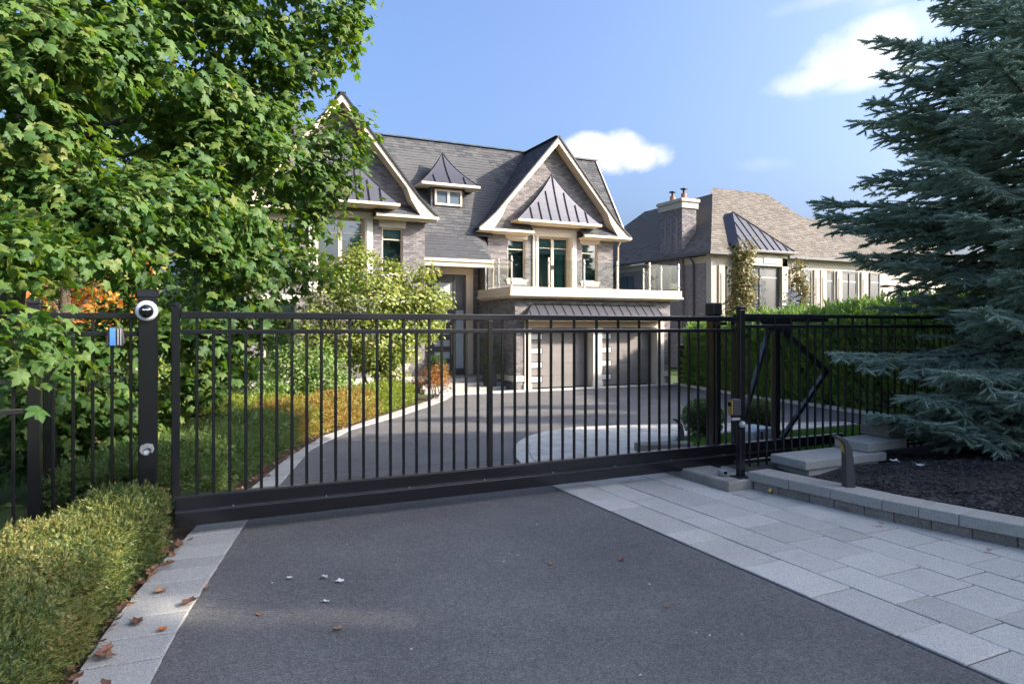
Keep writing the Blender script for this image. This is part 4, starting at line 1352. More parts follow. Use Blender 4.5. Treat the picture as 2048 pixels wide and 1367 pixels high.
hz = MB().tube([(5.50, 5.60, .16), (5.54, 5.55, .10), (5.55, 5.50, .02), (5.55, 5.40, .01), (5.52, 5.33, .03)], .014, 8)
tag(hz.build('conduit', 'grey_plastic', None, smooth=True), 'grey flexible conduit bending down off the concrete footing', 'conduit')
ft = empty('hose_fitting', (5.53, 5.3, .05), 'small brass hose fitting at the near end of the conduit', 'fitting')
MB().lathe((5.515, 5.31, .045), [(.03, 0), (.034, .02), (.02, .035)], 12, 'y').build('collar', 'brass', ft)
op = empty('gate_operator', (7.25, 7.2, 0), 'pale grey gate operator housing on the lawn behind the tail of the gate', 'motor')
o_ = MB()
o_.prism([(7.0, 7.02, .0), (7.5, 7.02, .0), (7.5, 7.02, .30), (7.40, 7.02, .36), (7.10, 7.02, .36), (7.0, 7.02, .32)], (0, .42, 0))
o_.build('housing', 'grey_plastic', op, bevel=.02)
MB().box(7.12, 7.16, 7.005, 7.019, .03, .32).build('rib', 'bollard', op)
MB().box(6.96, 7.54, 6.98, 7.48, -.02, .02).build('base', 'concrete', op)

# ------------------------------------------------------------------ fences
def fence(name, a, b, spacing, z_low, z_mid, z_top, label, posts=(), first=0, alternate=True, pw=.0115, zg=None, group=None):
    a, b = Vector(a), Vector(b)
    F = empty(name, (a.x, a.y, 0), label, 'fence', group)
    dvec = (b - a)
    L = dvec.length
    dvec.normalize()
    def P(t, z):
        return (a.x + dvec.x * t, a.y + dvec.y * t, z)
    for z, hgt in ((z_top, .045), (z_mid, .04), (z_low, .04)):
        MB().beam(P(0, z), P(L, z), .038, hgt).build('rail', bm, F, bevel=.004)
    n = int(L / spacing)
    for i in range(n):
        t = first + spacing * (i + .5)
        if t > L - .04:
            break
        top = z_top - .02 if (i % 2 == 0 or not alternate) else z_mid
        picket(P(t, 0)[0], z_low - .06, top, P(t, 0)[1], F, pw)
    for t, w_, zt in posts:
        x, y, _ = P(t, 0)
        p = MB().box(x - w_ / 2, x + w_ / 2, y - w_ / 2, y + w_ / 2, -.1, zt).build('post', bm, F, bevel=.006)
        MB().box(x - w_ / 2 - .006, x + w_ / 2 + .006, y - w_ / 2 - .006, y + w_ / 2 + .006, zt + .0005, zt + .03).build('cap', 'black_satin', p, bevel=.006)
    return F
fence('fence_panel', (-1.03, 6.30), (-.365, 6.30), .132, .18, 1.70, 1.845, 'short black picket fence panel between the left gate post and the corner post', posts=((-.03, .085, 1.93),), first=.02)
fence('side_fence', (-1.10, 6.42), (-1.72, 19.5), .118, .10, 1.38, 1.50, 'long black picket fence running back along the left of the yard under the maple', posts=((2.2, .06, 1.55), (4.6, .06, 1.55), (7.0, .06, 1.55), (9.4, .06, 1.55)), alternate=False)
fence('street_fence', (-1.13, 6.26), (-3.6, 5.2), .118, .12, 1.12, 1.35, 'lower black fence panel leaving the frame beyond the corner post', posts=((2.5, .08, 1.45),), alternate=False)
fence('fence_panel', (5.52, 5.83), (9.6, 5.83), .1305, .24, 1.765, 1.885, 'black picket fence panel running from the guide post into the blue spruce', posts=((4.1, .07, 1.95),), first=.03)
ll = empty('solar_lamp', (-.51, 6.2, 1.6), 'small dark fence lamp with a blue panel hung beside the left gate post', 'lamp')
LX = .155
MB().prism([(-.735 + LX, 6.16, 1.60), (-.625 + LX, 6.16, 1.60), (-.605 + LX, 6.16, 1.63), (-.62 + LX, 6.16, 1.74), (-.64 + LX, 6.16, 1.755), (-.71 + LX, 6.16, 1.755), (-.725 + LX, 6.16, 1.73)], (0, .11, 0)).build('housing', 'bollard', ll, bevel=.008)
MB().box(-.708 + LX, -.668 + LX, 6.150, 6.1595, 1.61, 1.745).build('panel', 'blue_panel', ll, bevel=.003)
for x in (-.65 + LX, -.632 + LX):
    MB().box(x - .004, x + .004, 6.152, 6.1595, 1.615, 1.74).build('rib', 'grey_plastic', ll)

# ------------------------------------------------------------------ retaining wall, slabs, bollard lights
rw = empty('retaining_wall', (5.75, 4.2, 0), 'low block retaining wall with pale capstones along the paved walk', 'wall')
WB = [(5.50, 5.55), (5.56, 5.1), (5.62, 4.75), (5.68, 4.2), (5.80, 3.65), (5.93, 3.13), (6.10, 2.5), (6.32, 1.8), (6.6, 1.0)]
fw_ = lambda y: float(np.interp(-y, [-p[1] for p in WB], [p[0] for p in WB]))
y = 5.52
i = 0
def blk(y0, y1, z0, z1, out, wid, name, mat, bev):
    g_ = .003
    P = [(fw_(y0 - g_) - out, y0 - g_), (fw_(y0 - g_) - out + wid, y0 - g_ + .01), (fw_(y1 + g_) - out + wid, y1 + g_ + .01), (fw_(y1 + g_) - out, y1 + g_)]
    MB().prism([(p[0], p[1], z0) for p in P], (0, 0, z1 - z0)).build(name, mat, rw, bevel=bev, seg=2)
while y > 1.2:
    L = random.choice([.26, .30, .30, .34])
    jj = random.uniform(-.004, .004)
    blk(y, y - L, -.01, .098, jj, .2, 'block', 'wall_block', .008)
    y -= L
y = 5.58
while y > 1.2:
    L = random.choice([.30, .42, .44, .50])
    blk(y, y - L, .10 + random.uniform(0, .003), .20, .03, .31, 'capstone', 'cap_stone', .007)
    y -= L
def slab(name, x0, x1, y0, y1, z0, z1, mat, label, rot=0):
    m_ = MB()
    cxx, cyy = (x0 + x1) / 2, (y0 + y1) / 2
    ca, sa = math.cos(rot), math.sin(rot)
    m_.obox((cxx, cyy, (z0 + z1) / 2), (ca, sa, 0), (-sa, ca, 0), Z_, (x1 - x0) / 2, (y1 - y0) / 2, (z1 - z0) / 2)
    o = m_.build(name, mat, None, bevel=.012)
    return tag(o, label, 'stone slab')
slab('stone_slab', 6.0, 7.3, 5.27, 5.77, .215, .315, 'cap_stone', 'long pale stone slab lying along the foot of the fence behind the bollard light')
slab('stone_block', 6.08, 6.55, 5.30, 5.75, .05, .212, 'cap_stone', 'squat stone block under the near end of the long slab')
slab('stone_block', 6.56, 7.2, 5.30, 5.75, .05, .212, 'cap_stone', 'stone block beside the squat one, half buried in mulch under the long slab')
slab('stone_slab', 7.02, 7.75, 5.32, 5.76, .32, .43, 'cap_stone', 'tan stone slab stepped up on the far end of the long slab', .05)
slab('stone_slab', 7.55, 8.3, 5.40, 5.80, .435, .56, 'wall_block', 'topmost brown stone block disappearing under the spruce', -.06)
slab('stone_slab', 5.70, 6.5, 7.70, 7.95, .0, .12, 'wall_block', 'weathered stone block at the corner of the lawn behind the gate', -.25)

def bollard(x, y, z, hgt, rot, label):
    B = empty('bollard_light', (x, y, z), label, 'bollard light')
    ca, sa = math.cos(rot), math.sin(rot)
    def T(u, v, h_):
        return (x + u * ca - v * sa, y + u * sa + v * ca, z + h_)
    side = [(.045, -.05), (.03, .20 * hgt / .44), (.0, .33 * hgt / .44), (-.04, .395 * hgt / .44), (-.11, .43 * hgt / .44), (-.115, .405 * hgt / .44), (-.06, .365 * hgt / .44), (-.035, .32 * hgt / .44), (-.045, .20 * hgt / .44), (-.075 + .03, -.05)]
    side = [(.052, -.06), (.034, .22), (.012, .33), (-.03, .395), (-.075, .42), (-.125, .425), (-.128, .405), (-.085, .385), (-.055, .35), (-.042, .27), (-.038, -.06)]
    k = hgt / .43
    MB().prism([T(u, -.055, h_ * k) for u, h_ in side], Vector(T(0, .055, 0)) - Vector(T(0, -.055, 0))).build('body', 'bollard', B, bevel=.006)
    df = [(-.122, .4035), (-.087, .384), (-.058, .35), (-.0445, .275)]
    m_ = MB()
    vs = []
    for u, h_ in df:
        vs += [T(u - .003, -.042, h_ * k - .002), T(u - .003, .042, h_ * k - .002)]
    m_.add(vs, [(2 * i, 2 * i + 1, 2 * i + 3, 2 * i + 2) for i in range(3)])
    m_.build('diffuser', 'diffuser', B)
    return B
bollard(5.83, 4.62, .24, .46, R(-28), 'curved grey bollard light standing in the mulch behind the retaining wall')
bollard(6.58, 8.02, .0, .42, R(-40), 'curved grey bollard light by the lawn, seen through the gate pickets')

# mulch bed
mx = [(fw_(y) + .25, y) for y in np.linspace(5.5, 1.0, 12)]
mb = MB()
def mz(x, y):
    t = max(0, x - fw_(y) - .25)
    return .15 + .21 * (1 - math.exp(-t / .9)) * min(1, max(.12, (5.45 - y) / .9)) + .025 * math.sin(x * 5.1 + y * 3.3) * min(1, t * 3)
cols_ = [0, .1, .25, .45, .7, 1.0, 1.4, 2., 3., 4.5, 6, 9]
ysm = np.linspace(5.95, -1, 30)
for i in range(len(ysm) - 1):
    for j in range(len(cols_) - 1):
        q = []
        for (yy_, k) in ((ysm[i], j), (ysm[i + 1], j), (ysm[i + 1], j + 1), (ysm[i], j + 1)):
            xx = fw_(min(yy_, 5.5)) + .25 + cols_[k]
            q.append((xx, yy_, mz(xx, yy_)))
        mb.add(q, [(0, 1, 2, 3)])
mb.build('mulch_bed', 'mulch', kind='structure', smooth=True)
chip = (np.array([[-.5, -.5, 0], [.5, -.4, .15], [.45, .5, .1], [-.4, .45, -.05], [-.3, -.3, .5], [.3, .3, .6]], float), np.array([[0, 1, 4], [1, 2, 5], [2, 3, 5], [3, 0, 4], [4, 1, 5], [4, 5, 3]]))
n = 16000
yv = rng.uniform(1.6, 5.75, n)
xv = np.array([fw_(min(q, 5.5)) for q in yv]) + .27 + rng.power(.75, n) * 4.2
keep = ~((xv < 7.35) & (yv > 5.22))
xv, yv = xv[keep], yv[keep]
P = np.c_[xv, yv, [mz(a, b) + .004 for a, b in zip(xv, yv)]]
D = nrm(np.c_[rng.normal(0, 1, (len(P), 2)), rng.normal(0, .22, len(P))])
V, T = scatter([chip], P, frames(D, np.tile([0, 0, 1.], (len(P), 1)) + rng.normal(0, .3, (len(P), 3))), np.c_[rng.uniform(.008, .02, len(P)), rng.uniform(.02, .06, len(P)), rng.uniform(.008, .016, len(P))])
tag(mesh_np('mulch', V, T, 'mulch', kind='stuff'), 'dark shredded bark mulch under the blue spruce', 'mulch')

# planter by the door, cedar fence by the hedge
pt = empty('planter', (10.0, 23.0, -.5), 'tall dark planter beside the garage wall at the entry steps', 'planter')
MB().prism([(9.72, 22.6, -.37), (10.12, 22.6, -.37), (10.12, 23.0, -.37), (9.72, 23.0, -.37)], (0, 0, .8)).build('pot', 'planter', pt, bevel=.03)
cf = empty('cedar_screen', (17.5, 21, -.5), 'brown wooden screen fence between the garage and the cedar hedge', 'fence')
for i in range(9):
    z = -.45 + i * .17
    MB().box(17.40, 18.3, 21.40, 21.43, z, z + .155).build('board', 'cedar_wood', cf)
for x in (17.85, 18.08, 18.30):
    MB().box(x - .06, x + .06, 21.3, 21.4, -.5, 1.55).build('post', 'cedar_wood', cf)
MB().box(17.38, 17.8, 21.36, 21.46, 1.06, 1.10).build('cap_rail', 'stone', cf)
# ------------------------------------------------------------------ foliage building blocks
def tri(vs, fs):
    t = []
    for f in fs:
        for i in range(1, len(f) - 1):
            t.append((f[0], f[i], f[i + 1]))
    return np.array(vs, float), np.array(t)

def maple_shape(seed):
    r_ = random.Random(seed)
    half = [(.16, -.07), (.40, .02), (.31, .19), (.44, .30), (.62, .58), (.41, .55), (.21, .57), (.23, .74), (.11, .80)]
    half = [(x * r_.uniform(.92, 1.08), y * r_.uniform(.95, 1.05)) for x, y in half]
    out = [(0, 0)] + half + [(0, 1.05)] + [(-x * r_.uniform(.93, 1.05), y * r_.uniform(.95, 1.05)) for x, y in half[::-1]]
    fold, droop = r_.uniform(.10, .42), r_.uniform(.1, .45)
    vs = [(0, .42, .02)] + [(x, y, -fold * abs(x) - droop * max(0, y - .4) ** 2 + .05 * r_.uniform(-1, 1)) for x, y in out]
    n = len(out)
    return tri(vs, [(0, 1 + i, 1 + (i + 1) % n) for i in range(n)])
MAPLE = [maple_shape(i) for i in range(4)]
def maple_small(seed):
    r_ = random.Random(seed)
    half = [(.38, .02), (.28, .22), (.60, .56), (.21, .58)]
    out = [(0, 0)] + half + [(0, 1.05)] + [(-x * r_.uniform(.93, 1.05), y) for x, y in half[::-1]]
    fold, droop = r_.uniform(.10, .42), r_.uniform(.1, .45)
    return tri([(0, .42, .02)] + [(x, y, -fold * abs(x) - droop * max(0, y - .4) ** 2) for x, y in out], [(0, 1 + i, 1 + (i + 1) % 10) for i in range(10)])
MAPLE_FAR = [maple_small(i) for i in range(3)]
LEAF = [tri([(0, 0, 0), (.32, .45, .10), (0, 1, -.05), (-.32, .45, .10)], [(0, 1, 2, 3)]), tri([(0, 0, 0), (.38, .5, .16), (.05, 1, .1), (-.36, .48, .05)], [(0, 1, 2, 3)])]

def sprig(n, ang, ln, seed, wd=.02):
    r_ = random.Random(seed)
    vs, fs = [], []
    def needle(y, a, b, l):
        d_ = Vector((math.sin(a) * math.cos(b), math.cos(a), math.sin(a) * math.sin(b)))
        s_ = Vector((0, 1, 0)).cross(d_).normalized().cross(d_) if r_.random() < .5 else Vector((0, 1, 0)).cross(d_).normalized()
        k = len(vs)
        p = Vector((0, y, 0))
        vs.extend([tuple(p - s_ * wd + d_ * .02), tuple(p + s_ * wd + d_ * .02), tuple(p + d_ * l)])
        fs.append((k, k + 1, k + 2))
    for i in range(n):
        y = .08 + .9 * i / n
        for sg in (0, math.pi):
            needle(y, ang * r_.uniform(.8, 1.2), sg + r_.uniform(-.6, .6), ln * r_.uniform(.75, 1.15) * (1.1 - .5 * y))
    needle(.9, .05, 0, ln * .8)
    k = len(vs)
    vs.extend([(-.015, 0, 0), (.015, 0, 0), (0, 1, 0)])
    fs.append((k, k + 1, k + 2))
    return tri(vs, fs)
YEW = [sprig(8, .95, .36, i, .042) for i in range(3)]
YEW_FAR = [sprig(5, .9, .42, i + 9, .07) for i in range(3)]
SPRAY = [sprig(6, .7, .45, i + 20, .075) for i in range(3)]

def shoot(seed, n=23):
    r_ = random.Random(seed)
    vs, fs = [], []
    for (y, rr) in ((0, .30), (.55, .42), (1.0, .12)):
        for k in range(4):
            a = k * math.pi / 2
            vs.append((rr * math.cos(a), y, rr * math.sin(a)))
    for s_ in range(2):
        for k in range(4):
            fs.append((s_ * 4 + k, s_ * 4 + (k + 1) % 4, s_ * 4 + 4 + (k + 1) % 4, s_ * 4 + 4 + k))
    for i in range(n):
        y = i / n * .95 + r_.uniform(-.02, .02)
        a = i * 2.399 + r_.uniform(-.3, .3)
        rad = Vector((math.cos(a), 0, math.sin(a)))
        tan = Vector((-math.sin(a), 0, math.cos(a)))
        L = r_.uniform(.8, 1.15) * (1 - .35 * max(0, y - .6) / .4)
        b = rad * .25 + Vector((0, y, 0))
        k = len(vs)
        vs.extend([tuple(b - tan * .125), tuple(b + tan * .125), tuple(rad * L + Vector((0, y + .15, 0)))])
        fs.append((k, k + 1, k + 2))
    return tri(vs, fs)
SHOOT = [shoot(i) for i in range(3)]
SLEEVE = [tri([(.0, 0, 0), (.75, .35, 0), (-.38, .4, .65), (-.38, .4, -.65), (0, 1.15, 0)], [(0, 1, 2), (0, 2, 3), (0, 3, 1), (4, 2, 1), (4, 3, 2), (4, 1, 3)])]
SHOOT_LOW = [shoot(i + 5, 9) for i in range(2)]

def clumps(lobes, per_m2, sub=12, flat_=.75, sub_r=.2):
    """points and outward directions on the outside of a set of lobes (x,y,z,r), gathered in small clumps"""
    Ps, Ns = [], []
    for (x, y, z, r) in lobes:
        n = max(2, int(per_m2 * 4 * math.pi * r * r * .6 / sub))
        d_ = nrm(rng.normal(0, 1, (n, 3)))
        rad = r * rng.uniform(.55, 1.0, (n, 1)) ** .6
        c0 = np.array([x, y, z]) + d_ * rad * np.array([1, 1, flat_])
        pp = np.repeat(c0, sub, 0) + rng.normal(0, sub_r, (n * sub, 3)) * np.array([1, 1, .6])
        Ps.append(pp)
        Ns.append(np.repeat(d_, sub, 0))
    return np.concatenate(Ps), np.concatenate(Ns)

def leaf_frames(Nv, droop=.5, spread=.7):
    """leaf blades facing out and up, tips hanging"""
    n = len(Nv)
    up = nrm(Nv * .8 + np.array([0, 0, .75]) + rng.normal(0, spread * .5, (n, 3)))
    D = rng.normal(0, spread, (n, 3)) + Nv * .5 + np.array([0, 0, -droop])
    D = D - up * (D * up).sum(1, keepdims=True)
    return frames(D, up)

def limbs(mb, base, targets, r0, wig=.12):
    base = Vector(base)
    for t in targets:
        t = Vector(t)
        pts_ = []
        n = 6
        for i in range(n + 1):
            u = i / n
            p = base.lerp(t, u)
            p.z += (t - base).length * .10 * math.sin(math.pi * u)
            if 0 < i < n:
                p += Vector((random.uniform(-wig, wig), random.uniform(-wig, wig), random.uniform(-wig, wig) * .6))
            pts_.append(p)
        mb.tube(pts_, [r0 * (1 - .85 * i / n) for i in range(n + 1)], 6, cap=False)
    return mb

# ------------------------------------------------------------------ the big maple
maple = empty('maple_tree', (-2.3, 11.3, 0), 'large green maple whose hanging branches spill over the fence at the left', 'tree')
MAPLE_LOBES = [(1.93, 9.05, 6.53, 0.5), (1.69, 9.16, 6.13, 0.5), (1.45, 9.27, 5.87, 0.65), (0.81, 9.02, 6.02, 0.8), (1.67, 9.39, 5.56, 0.42), (1.19, 9.4, 5.21, 0.55), (0.42, 9.21, 5.33, 0.8), (-0.14, 8.92, 5.71, 0.9), (-0.62, 8.6, 5.02, 0.8), (-1.19, 8.31, 5.11, 0.85), (-1.48, 7.68, 4.36, 0.7), (-1.02, 8.01, 4.37, 0.6), (-0.24, 8.97, 4.65, 0.8), (0.3, 9.26, 4.46, 0.7), (0.83, 9.57, 4.52, 0.5), (1.15, 9.64, 4.82, 0.4), (2.0, 9.68, 4.63, 0.3), (1.68, 9.83, 4.32, 0.42), (2.06, 9.65, 4.25, 0.28), (1.79, 9.67, 3.8, 0.38), (1.41, 9.85, 3.73, 0.5), (1.1, 9.44, 3.96, 0.5), (0.59, 9.13, 3.84, 0.65), (0.08, 9.04, 3.82, 0.6), (-0.4, 9.05, 3.89, 0.45), (-1.23, 8.33, 3.42, 0.55), (-1.51, 8.02, 3.76, 0.65), (-1.51, 8.25, 3.02, 0.65), (-0.9, 7.73, 2.84, 0.55), (-0.41, 8.28, 3.06, 0.65), (0.18, 8.77, 3.13, 0.65), (0.84, 9.34, 3.2, 0.5), (1.44, 9.61, 3.21, 0.35), (1.71, 9.6, 3.37, 0.22), (1.1, 9.44, 2.77, 0.45), (1.61, 9.42, 2.49, 0.26), (1.28, 9.36, 2.34, 0.3), (0.59, 9.13, 2.53, 0.55), (0.02, 8.62, 2.52, 0.55), (-0.41, 8.16, 2.57, 0.4), (-1.02, 7.12, 2.48, 0.42), (-1.28, 6.81, 2.39, 0.4), (-0.77, 7.34, 2.47, 0.3), (0.29, 8.72, 2.01, 0.5), (0.82, 9.13, 2.03, 0.3), (-0.16, 8.82, 2.07, 0.38), (-0.52, 8.44, 2.24, 0.25), (0.13, 8.8, 1.54, 0.45), (0.46, 8.97, 1.42, 0.38), (0.82, 9.13, 1.66, 0.26), (-0.03, 8.87, 1.08, 0.3), (0.29, 8.94, 1.06, 0.3), (-0.14, 8.81, 1.55, 0.3), (-0.63, 8.71, 1.56, 0.4), (-1.04, 8.58, 1.51, 0.4), (-0.75, 8.44, 1.03, 0.42), (-1.19, 8.31, 1.01, 0.45), (-1.5, 8.69, 1.2, 0.4), (-0.96, 8.65, 0.58, 0.42), (-1.43, 8.76, 0.55, 0.42), (-0.65, 8.61, 0.68, 0.36), (-1.62, 8.41, 1.57, 0.4), (-1.6, 8.51, 0.75, 0.45), (-1.2, 8.76, 0.15, 0.3), (-1.55, 8.93, 0.1, 0.3), (-0.83, 8.81, 0.16, 0.28), (-0.4, 8.93, 1.14, 0.35), (-0.24, 8.97, 0.72, 0.25), (-1.01, 5.74, 1.73, 0.14), (-0.88, 5.68, 1.59, 0.13), (-1.1, 5.61, 1.77, 0.16), (-0.83, 5.71, 1.47, 0.08), (-0.94, 5.65, 1.47, 0.1), (-1.11, 5.62, 1.6, 0.1), (-1.73, 11.34, 5.26, 1.1), (-0.53, 11.87, 4.87, 1.0), (0.54, 11.92, 4.93, 0.9), (-0.87, 12.04, 7.17, 1.4), (1.32, 11.33, 3.93, 0.6), (0.16, 11.32, 3.52, 0.9), (-1.46, 11.54, 4.08, 0.8), (-1.99, 11.46, 3.32, 0.9), (-0.48, 10.86, 1.86, 0.5), (0.37, 11.12, 2.46, 0.7), (-1.72, 11.22, 1.44, 0.7), (-0.93, 11.07, 0.73, 0.6), (0.16, 10.99, 1.27, 0.5)]
fr_l = [l for l in MAPLE_LOBES]
P, Nv = clumps(fr_l, 210, sub=9, flat_=.7, sub_r=.13)
keep = ~((P[:, 1] < 6.44) & (P[:, 1] > 6.15) & (P[:, 2] < 1.95)) & (P[:, 2] > .12) & ~((P[:, 0] > -.55) & (P[:, 1] < 6.6) & (P[:, 2] < 2.0))
# gaps and hollows between the boughs
hol = np.sin(P[:, 0] * 3.1 + 1.7 * np.sin(P[:, 2] * 2.3)) + np.sin(P[:, 1] * 2.7 + 1.3 * np.sin(P[:, 0] * 2.9 + 1)) + np.sin(P[:, 2] * 4.6 + P[:, 0] * 1.1)
keep &= (hol > -1.05) | (rng.random(len(P)) < .12)
P, Nv = P[keep], Nv[keep]
print('maple leaves', len(P))
F = leaf_frames(Nv, .75, .75)
Sz = rng.uniform(.065, .15, len(P))
dist = np.linalg.norm(P - np.array([0, 0, 1.75]), axis=1)
score = Sz / dist * np.where(vis(P, .95), 1, 0)
# leaves that hide behind many nearer ones are not candidates: take the nearest of each small view cell
order = np.argsort(-score)
big = order[:280]
rest = np.ones(len(P), bool)
rest[big] = False
far_ = rest & (dist > 9.0)
rest &= ~far_
V, T = scatter(MAPLE, P[rest], F[rest], Sz[rest])
V2, T2 = scatter(MAPLE_FAR, P[far_], F[far_], Sz[far_])
mesh_np('foliage', np.concatenate([V, V2]), np.concatenate([T, T2 + len(V)]), 'maple_leaf', maple, kind='stuff')
lm = []
for i, (bv, bt) in enumerate(MAPLE):
    me = bpy.data.meshes.new('leaf')
    me.from_pydata([tuple(v) for v in bv], [], [tuple(int(q) for q in t) for t in bt])
    me.materials.append(M['maple_leaf'])
    lm.append(me)
Wm = parent_world(maple).inverted()
for i in big:
    o = bpy.data.objects.new('leaf', lm[int(i) % 4])
    C.objects.link(o)
    o.parent = maple
    o.matrix_parent_inverse = Wm
    m3 = Matrix([[float(F[i][a][b]) * float(Sz[i]) for b in range(3)] for a in range(3)])
    o.matrix_basis = Matrix.Translation([float(q) for q in P[i]]) @ m3.to_4x4()
tk = MB()
tk.tube([(-2.35, 11.3, -.4), (-2.3, 11.25, .5), (-2.2, 11.1, 1.6), (-2.05, 10.9, 2.8), (-1.9, 10.7, 4.2), (-1.7, 10.5, 6.5)], [.24, .2, .18, .17, .14, .05], 10)
tk.build('trunk', 'bark', maple, smooth=True)
lb_ = MB()
sel = [MAPLE_LOBES[i] for i in range(0, len(MAPLE_LOBES), 3) if MAPLE_LOBES[i][2] > 2.75]
for (x, y, z, r) in sel:
    h0 = min(4.5, max(1.2, z * .75))
    limbs(lb_, (-2.15, 11.05, h0), [(x, y, z)], .07)
lb_.build('branch', 'bark', maple, smooth=True, kind='stuff')

# ------------------------------------------------------------------ blue spruce
def spruce_arrays(H, dens_dir=None, seed=3):
    r_ = random.Random(seed)
    PS, DS, LS = [], [], []
    wood = MB()
    z = .12
    while z < H - .2:
        rad = (2.6 + .5 * min(1, z / 2.6)) if z < 2.6 else 3.1 * max(.05, 1 - (z - 2.6) / (H - 2.6)) ** 1.0
        nb_ = 10 if z < 5.5 else 8
        off = r_.uniform(0, 6.28)
        for b in range(nb_):
            az = off + b * 2 * math.pi / nb_ + r_.uniform(-.3, .3)
            L = rad * r_.uniform(.74, 1.06)
            zz = z + r_.uniform(-.12, .12)
            if 1.75 < zz < 2.5:
                L *= .80
            elif zz < 1.7 and math.cos(az) < -.8 and math.sin(az) > -.3:
                L *= 1.15
            f = min(1, zz / H)
            a_, b_ = (-.30 + .75 * f) * min(1, .2 + zz * .9) , .16 - .05 * f
            hd = Vector((math.cos(az), math.sin(az), 0))
            sd_ = Vector((-math.sin(az), math.cos(az), 0))
            facing = 1.0
            if dens_dir is not None:
                facing = 1.0 if hd.dot(dens_dir) > -.25 else .35
            pts_ = [hd * (L * t) + Vector((0, 0, zz + L * (a_ * t + b_ * t * t))) for t in (0, .25, .5, .75, 1)]
            wood.tube(pts_, [.035, .028, .02, .013, .006], 5, cap=False)
            def at(t):
                return hd * (L * t) + Vector((0, 0, zz + L * (a_ * t + b_ * t * t)))
            def shoots(p0, dr, ln):
                n_ = max(1, int(ln / .13))
                for k in range(n_):
                    if r_.random() > facing:
                        continue
                    p = p0 + dr * (ln * k / n_)
                    PS.append(p); DS.append(dr + Vector((r_.uniform(-.1, .1), r_.uniform(-.1, .1), r_.uniform(-.1, .1)))); LS.append(ln / n_ * 1.25)
                    for sg in (-1, 1):
                        q = (dr + dr.cross(Vector((0, 0, 1))).normalized() * (sg * r_.uniform(.8, 1.2)) + Vector((0, 0, r_.uniform(-.45, .25)))).normalized()
                        PS.append(p + dr * .05); DS.append(q); LS.append(r_.uniform(.10, .18))
            t = .22
            while t < 1.0:
                p = at(t)
                tang = (at(min(1, t + .05)) - at(t - .05)).normalized()
                for sg in (-1, 1):
                    l = min(.85, (.16 + .55 * (1 - t)) * L * .62) * r_.uniform(.75, 1.1)
                    dr = (tang * .85 + sd_ * (sg * r_.uniform(.65, .95)) + Vector((0, 0, r_.uniform(-.55, .08)))).normalized()
                    shoots(p, dr, l)
                t += .15 / L * r_.uniform(.8, 1.25)
            shoots(at(.5), (at(1) - at(.5)).normalized(), L * .5 + .12)
        z += .23 if z < 4.5 else .28
    return PS, DS, LS, wood
SX, SY, SZ0 = 10.25, 4.85, .25
spr = empty('blue_spruce', (SX, SY, SZ0), 'tall blue spruce with layered silvery branches sweeping over the mulch at the right', 'tree')
toC = Vector((-SX, -SY, 0)).normalized()
PS, DS, LS, wood = spruce_arrays(10.2, toC)
P = np.array([tuple(p) for p in PS]) + np.array([SX, SY, SZ0])
D = np.array([tuple(p) for p in DS])
Ls = np.array(LS)
keep = ~((P[:, 1] > 5.78) & (P[:, 2] < 1.98)) & (P[:, 2] > .34)
v_ = vis(P, 1.06)
keep &= v_ | (rng.random(len(P)) < .13)
P, D, Ls, v_ = P[keep], D[keep], Ls[keep], v_[keep]
print('spruce shoots', len(P), v_.sum())
Fm = frames(D, rng.normal(0, 1, D.shape))
S3 = np.c_[rng.uniform(.033, .043, len(P)), Ls * 1.08, rng.uniform(.033, .043, len(P))]
V, T = scatter(SHOOT, P[v_], Fm[v_], S3[v_])
mesh_np('foliage', V, T, 'spruce', spr, kind='stuff')
V, T = scatter(SHOOT_LOW, P[~v_], Fm[~v_], S3[~v_] * np.array([1.5, 1.2, 1.5]))
mesh_np('foliage', V, T, 'spruce', spr, kind='stuff')
for v in range(len(wood.v)):
    a = wood.v[v]
    wood.v[v] = (a[0] + SX, a[1] + SY, a[2] + SZ0)
wood.build('branch', 'bark', spr, kind='stuff')
MB().tube([(SX, SY, 0), (SX, SY, 3), (SX, SY, 7), (SX, SY, 10.3)], [.17, .14, .08, .02], 9).build('trunk', 'bark', spr, smooth=True)
for (x, y, z) in ((8.35, 4.3, 3.66), (8.7, 4.15, 3.62), (9.2, 3.6, 4.25), (8.1, 4.2, 2.85), (9.1, 4.0, 3.75), (9.5, 3.4, 4.3)):
    cn = MB().lathe((x, y, z), [(.008, 0), (.022, -.03), (.02, -.07), (.006, -.10)], 8)
    cn.build('cone', 'cone_brown', spr)

# simpler unseen spruces, added outside the frame across the sun to shade the drive
PS, DS, LS, wood = spruce_arrays(10.2, None, 8)
P = np.array([tuple(p) for p in PS]); D = np.array([tuple(p) for p in DS]); Ls = np.array(LS)
kk = rng.random(len(P)) < .62
P, D, Ls = P[kk], D[kk], Ls[kk]
V, T = scatter(SLEEVE, P, frames(D, rng.normal(0, 1, D.shape)), np.c_[np.full(len(P), .10), Ls * 2.1, np.full(len(P), .10)])
bspr = empty('shade_spruce', (16.2, 3.0, 0), 'tall unseen spruce added off to the right to shade the drive', 'tree', 'unseen spruces added for shade')
fo_ob = mesh_np('foliage', V, T, 'spruce', None, kind='stuff')
fo_ob.parent = bspr
tr_ob = MB().tube([(0, 0, -.3), (0, 0, 5), (0, 0, 10.2)], [.18, .1, .02], 8).build('trunk', 'bark', None)
tr_ob.parent = bspr
BSP = [(14.6, -10.8, 1.3, 2.4), (16.1, -8.1, 1.29, 2.4), (19.7, -6.7, 1.41, 4.6), (19.6, -3.0, 1.37, 1.7), (21.2, -0.3, 1.09, 1.3), (24.7, 1.1, 1.2, 4.8), (26.1, 3.9, 1.1, 1.9)]
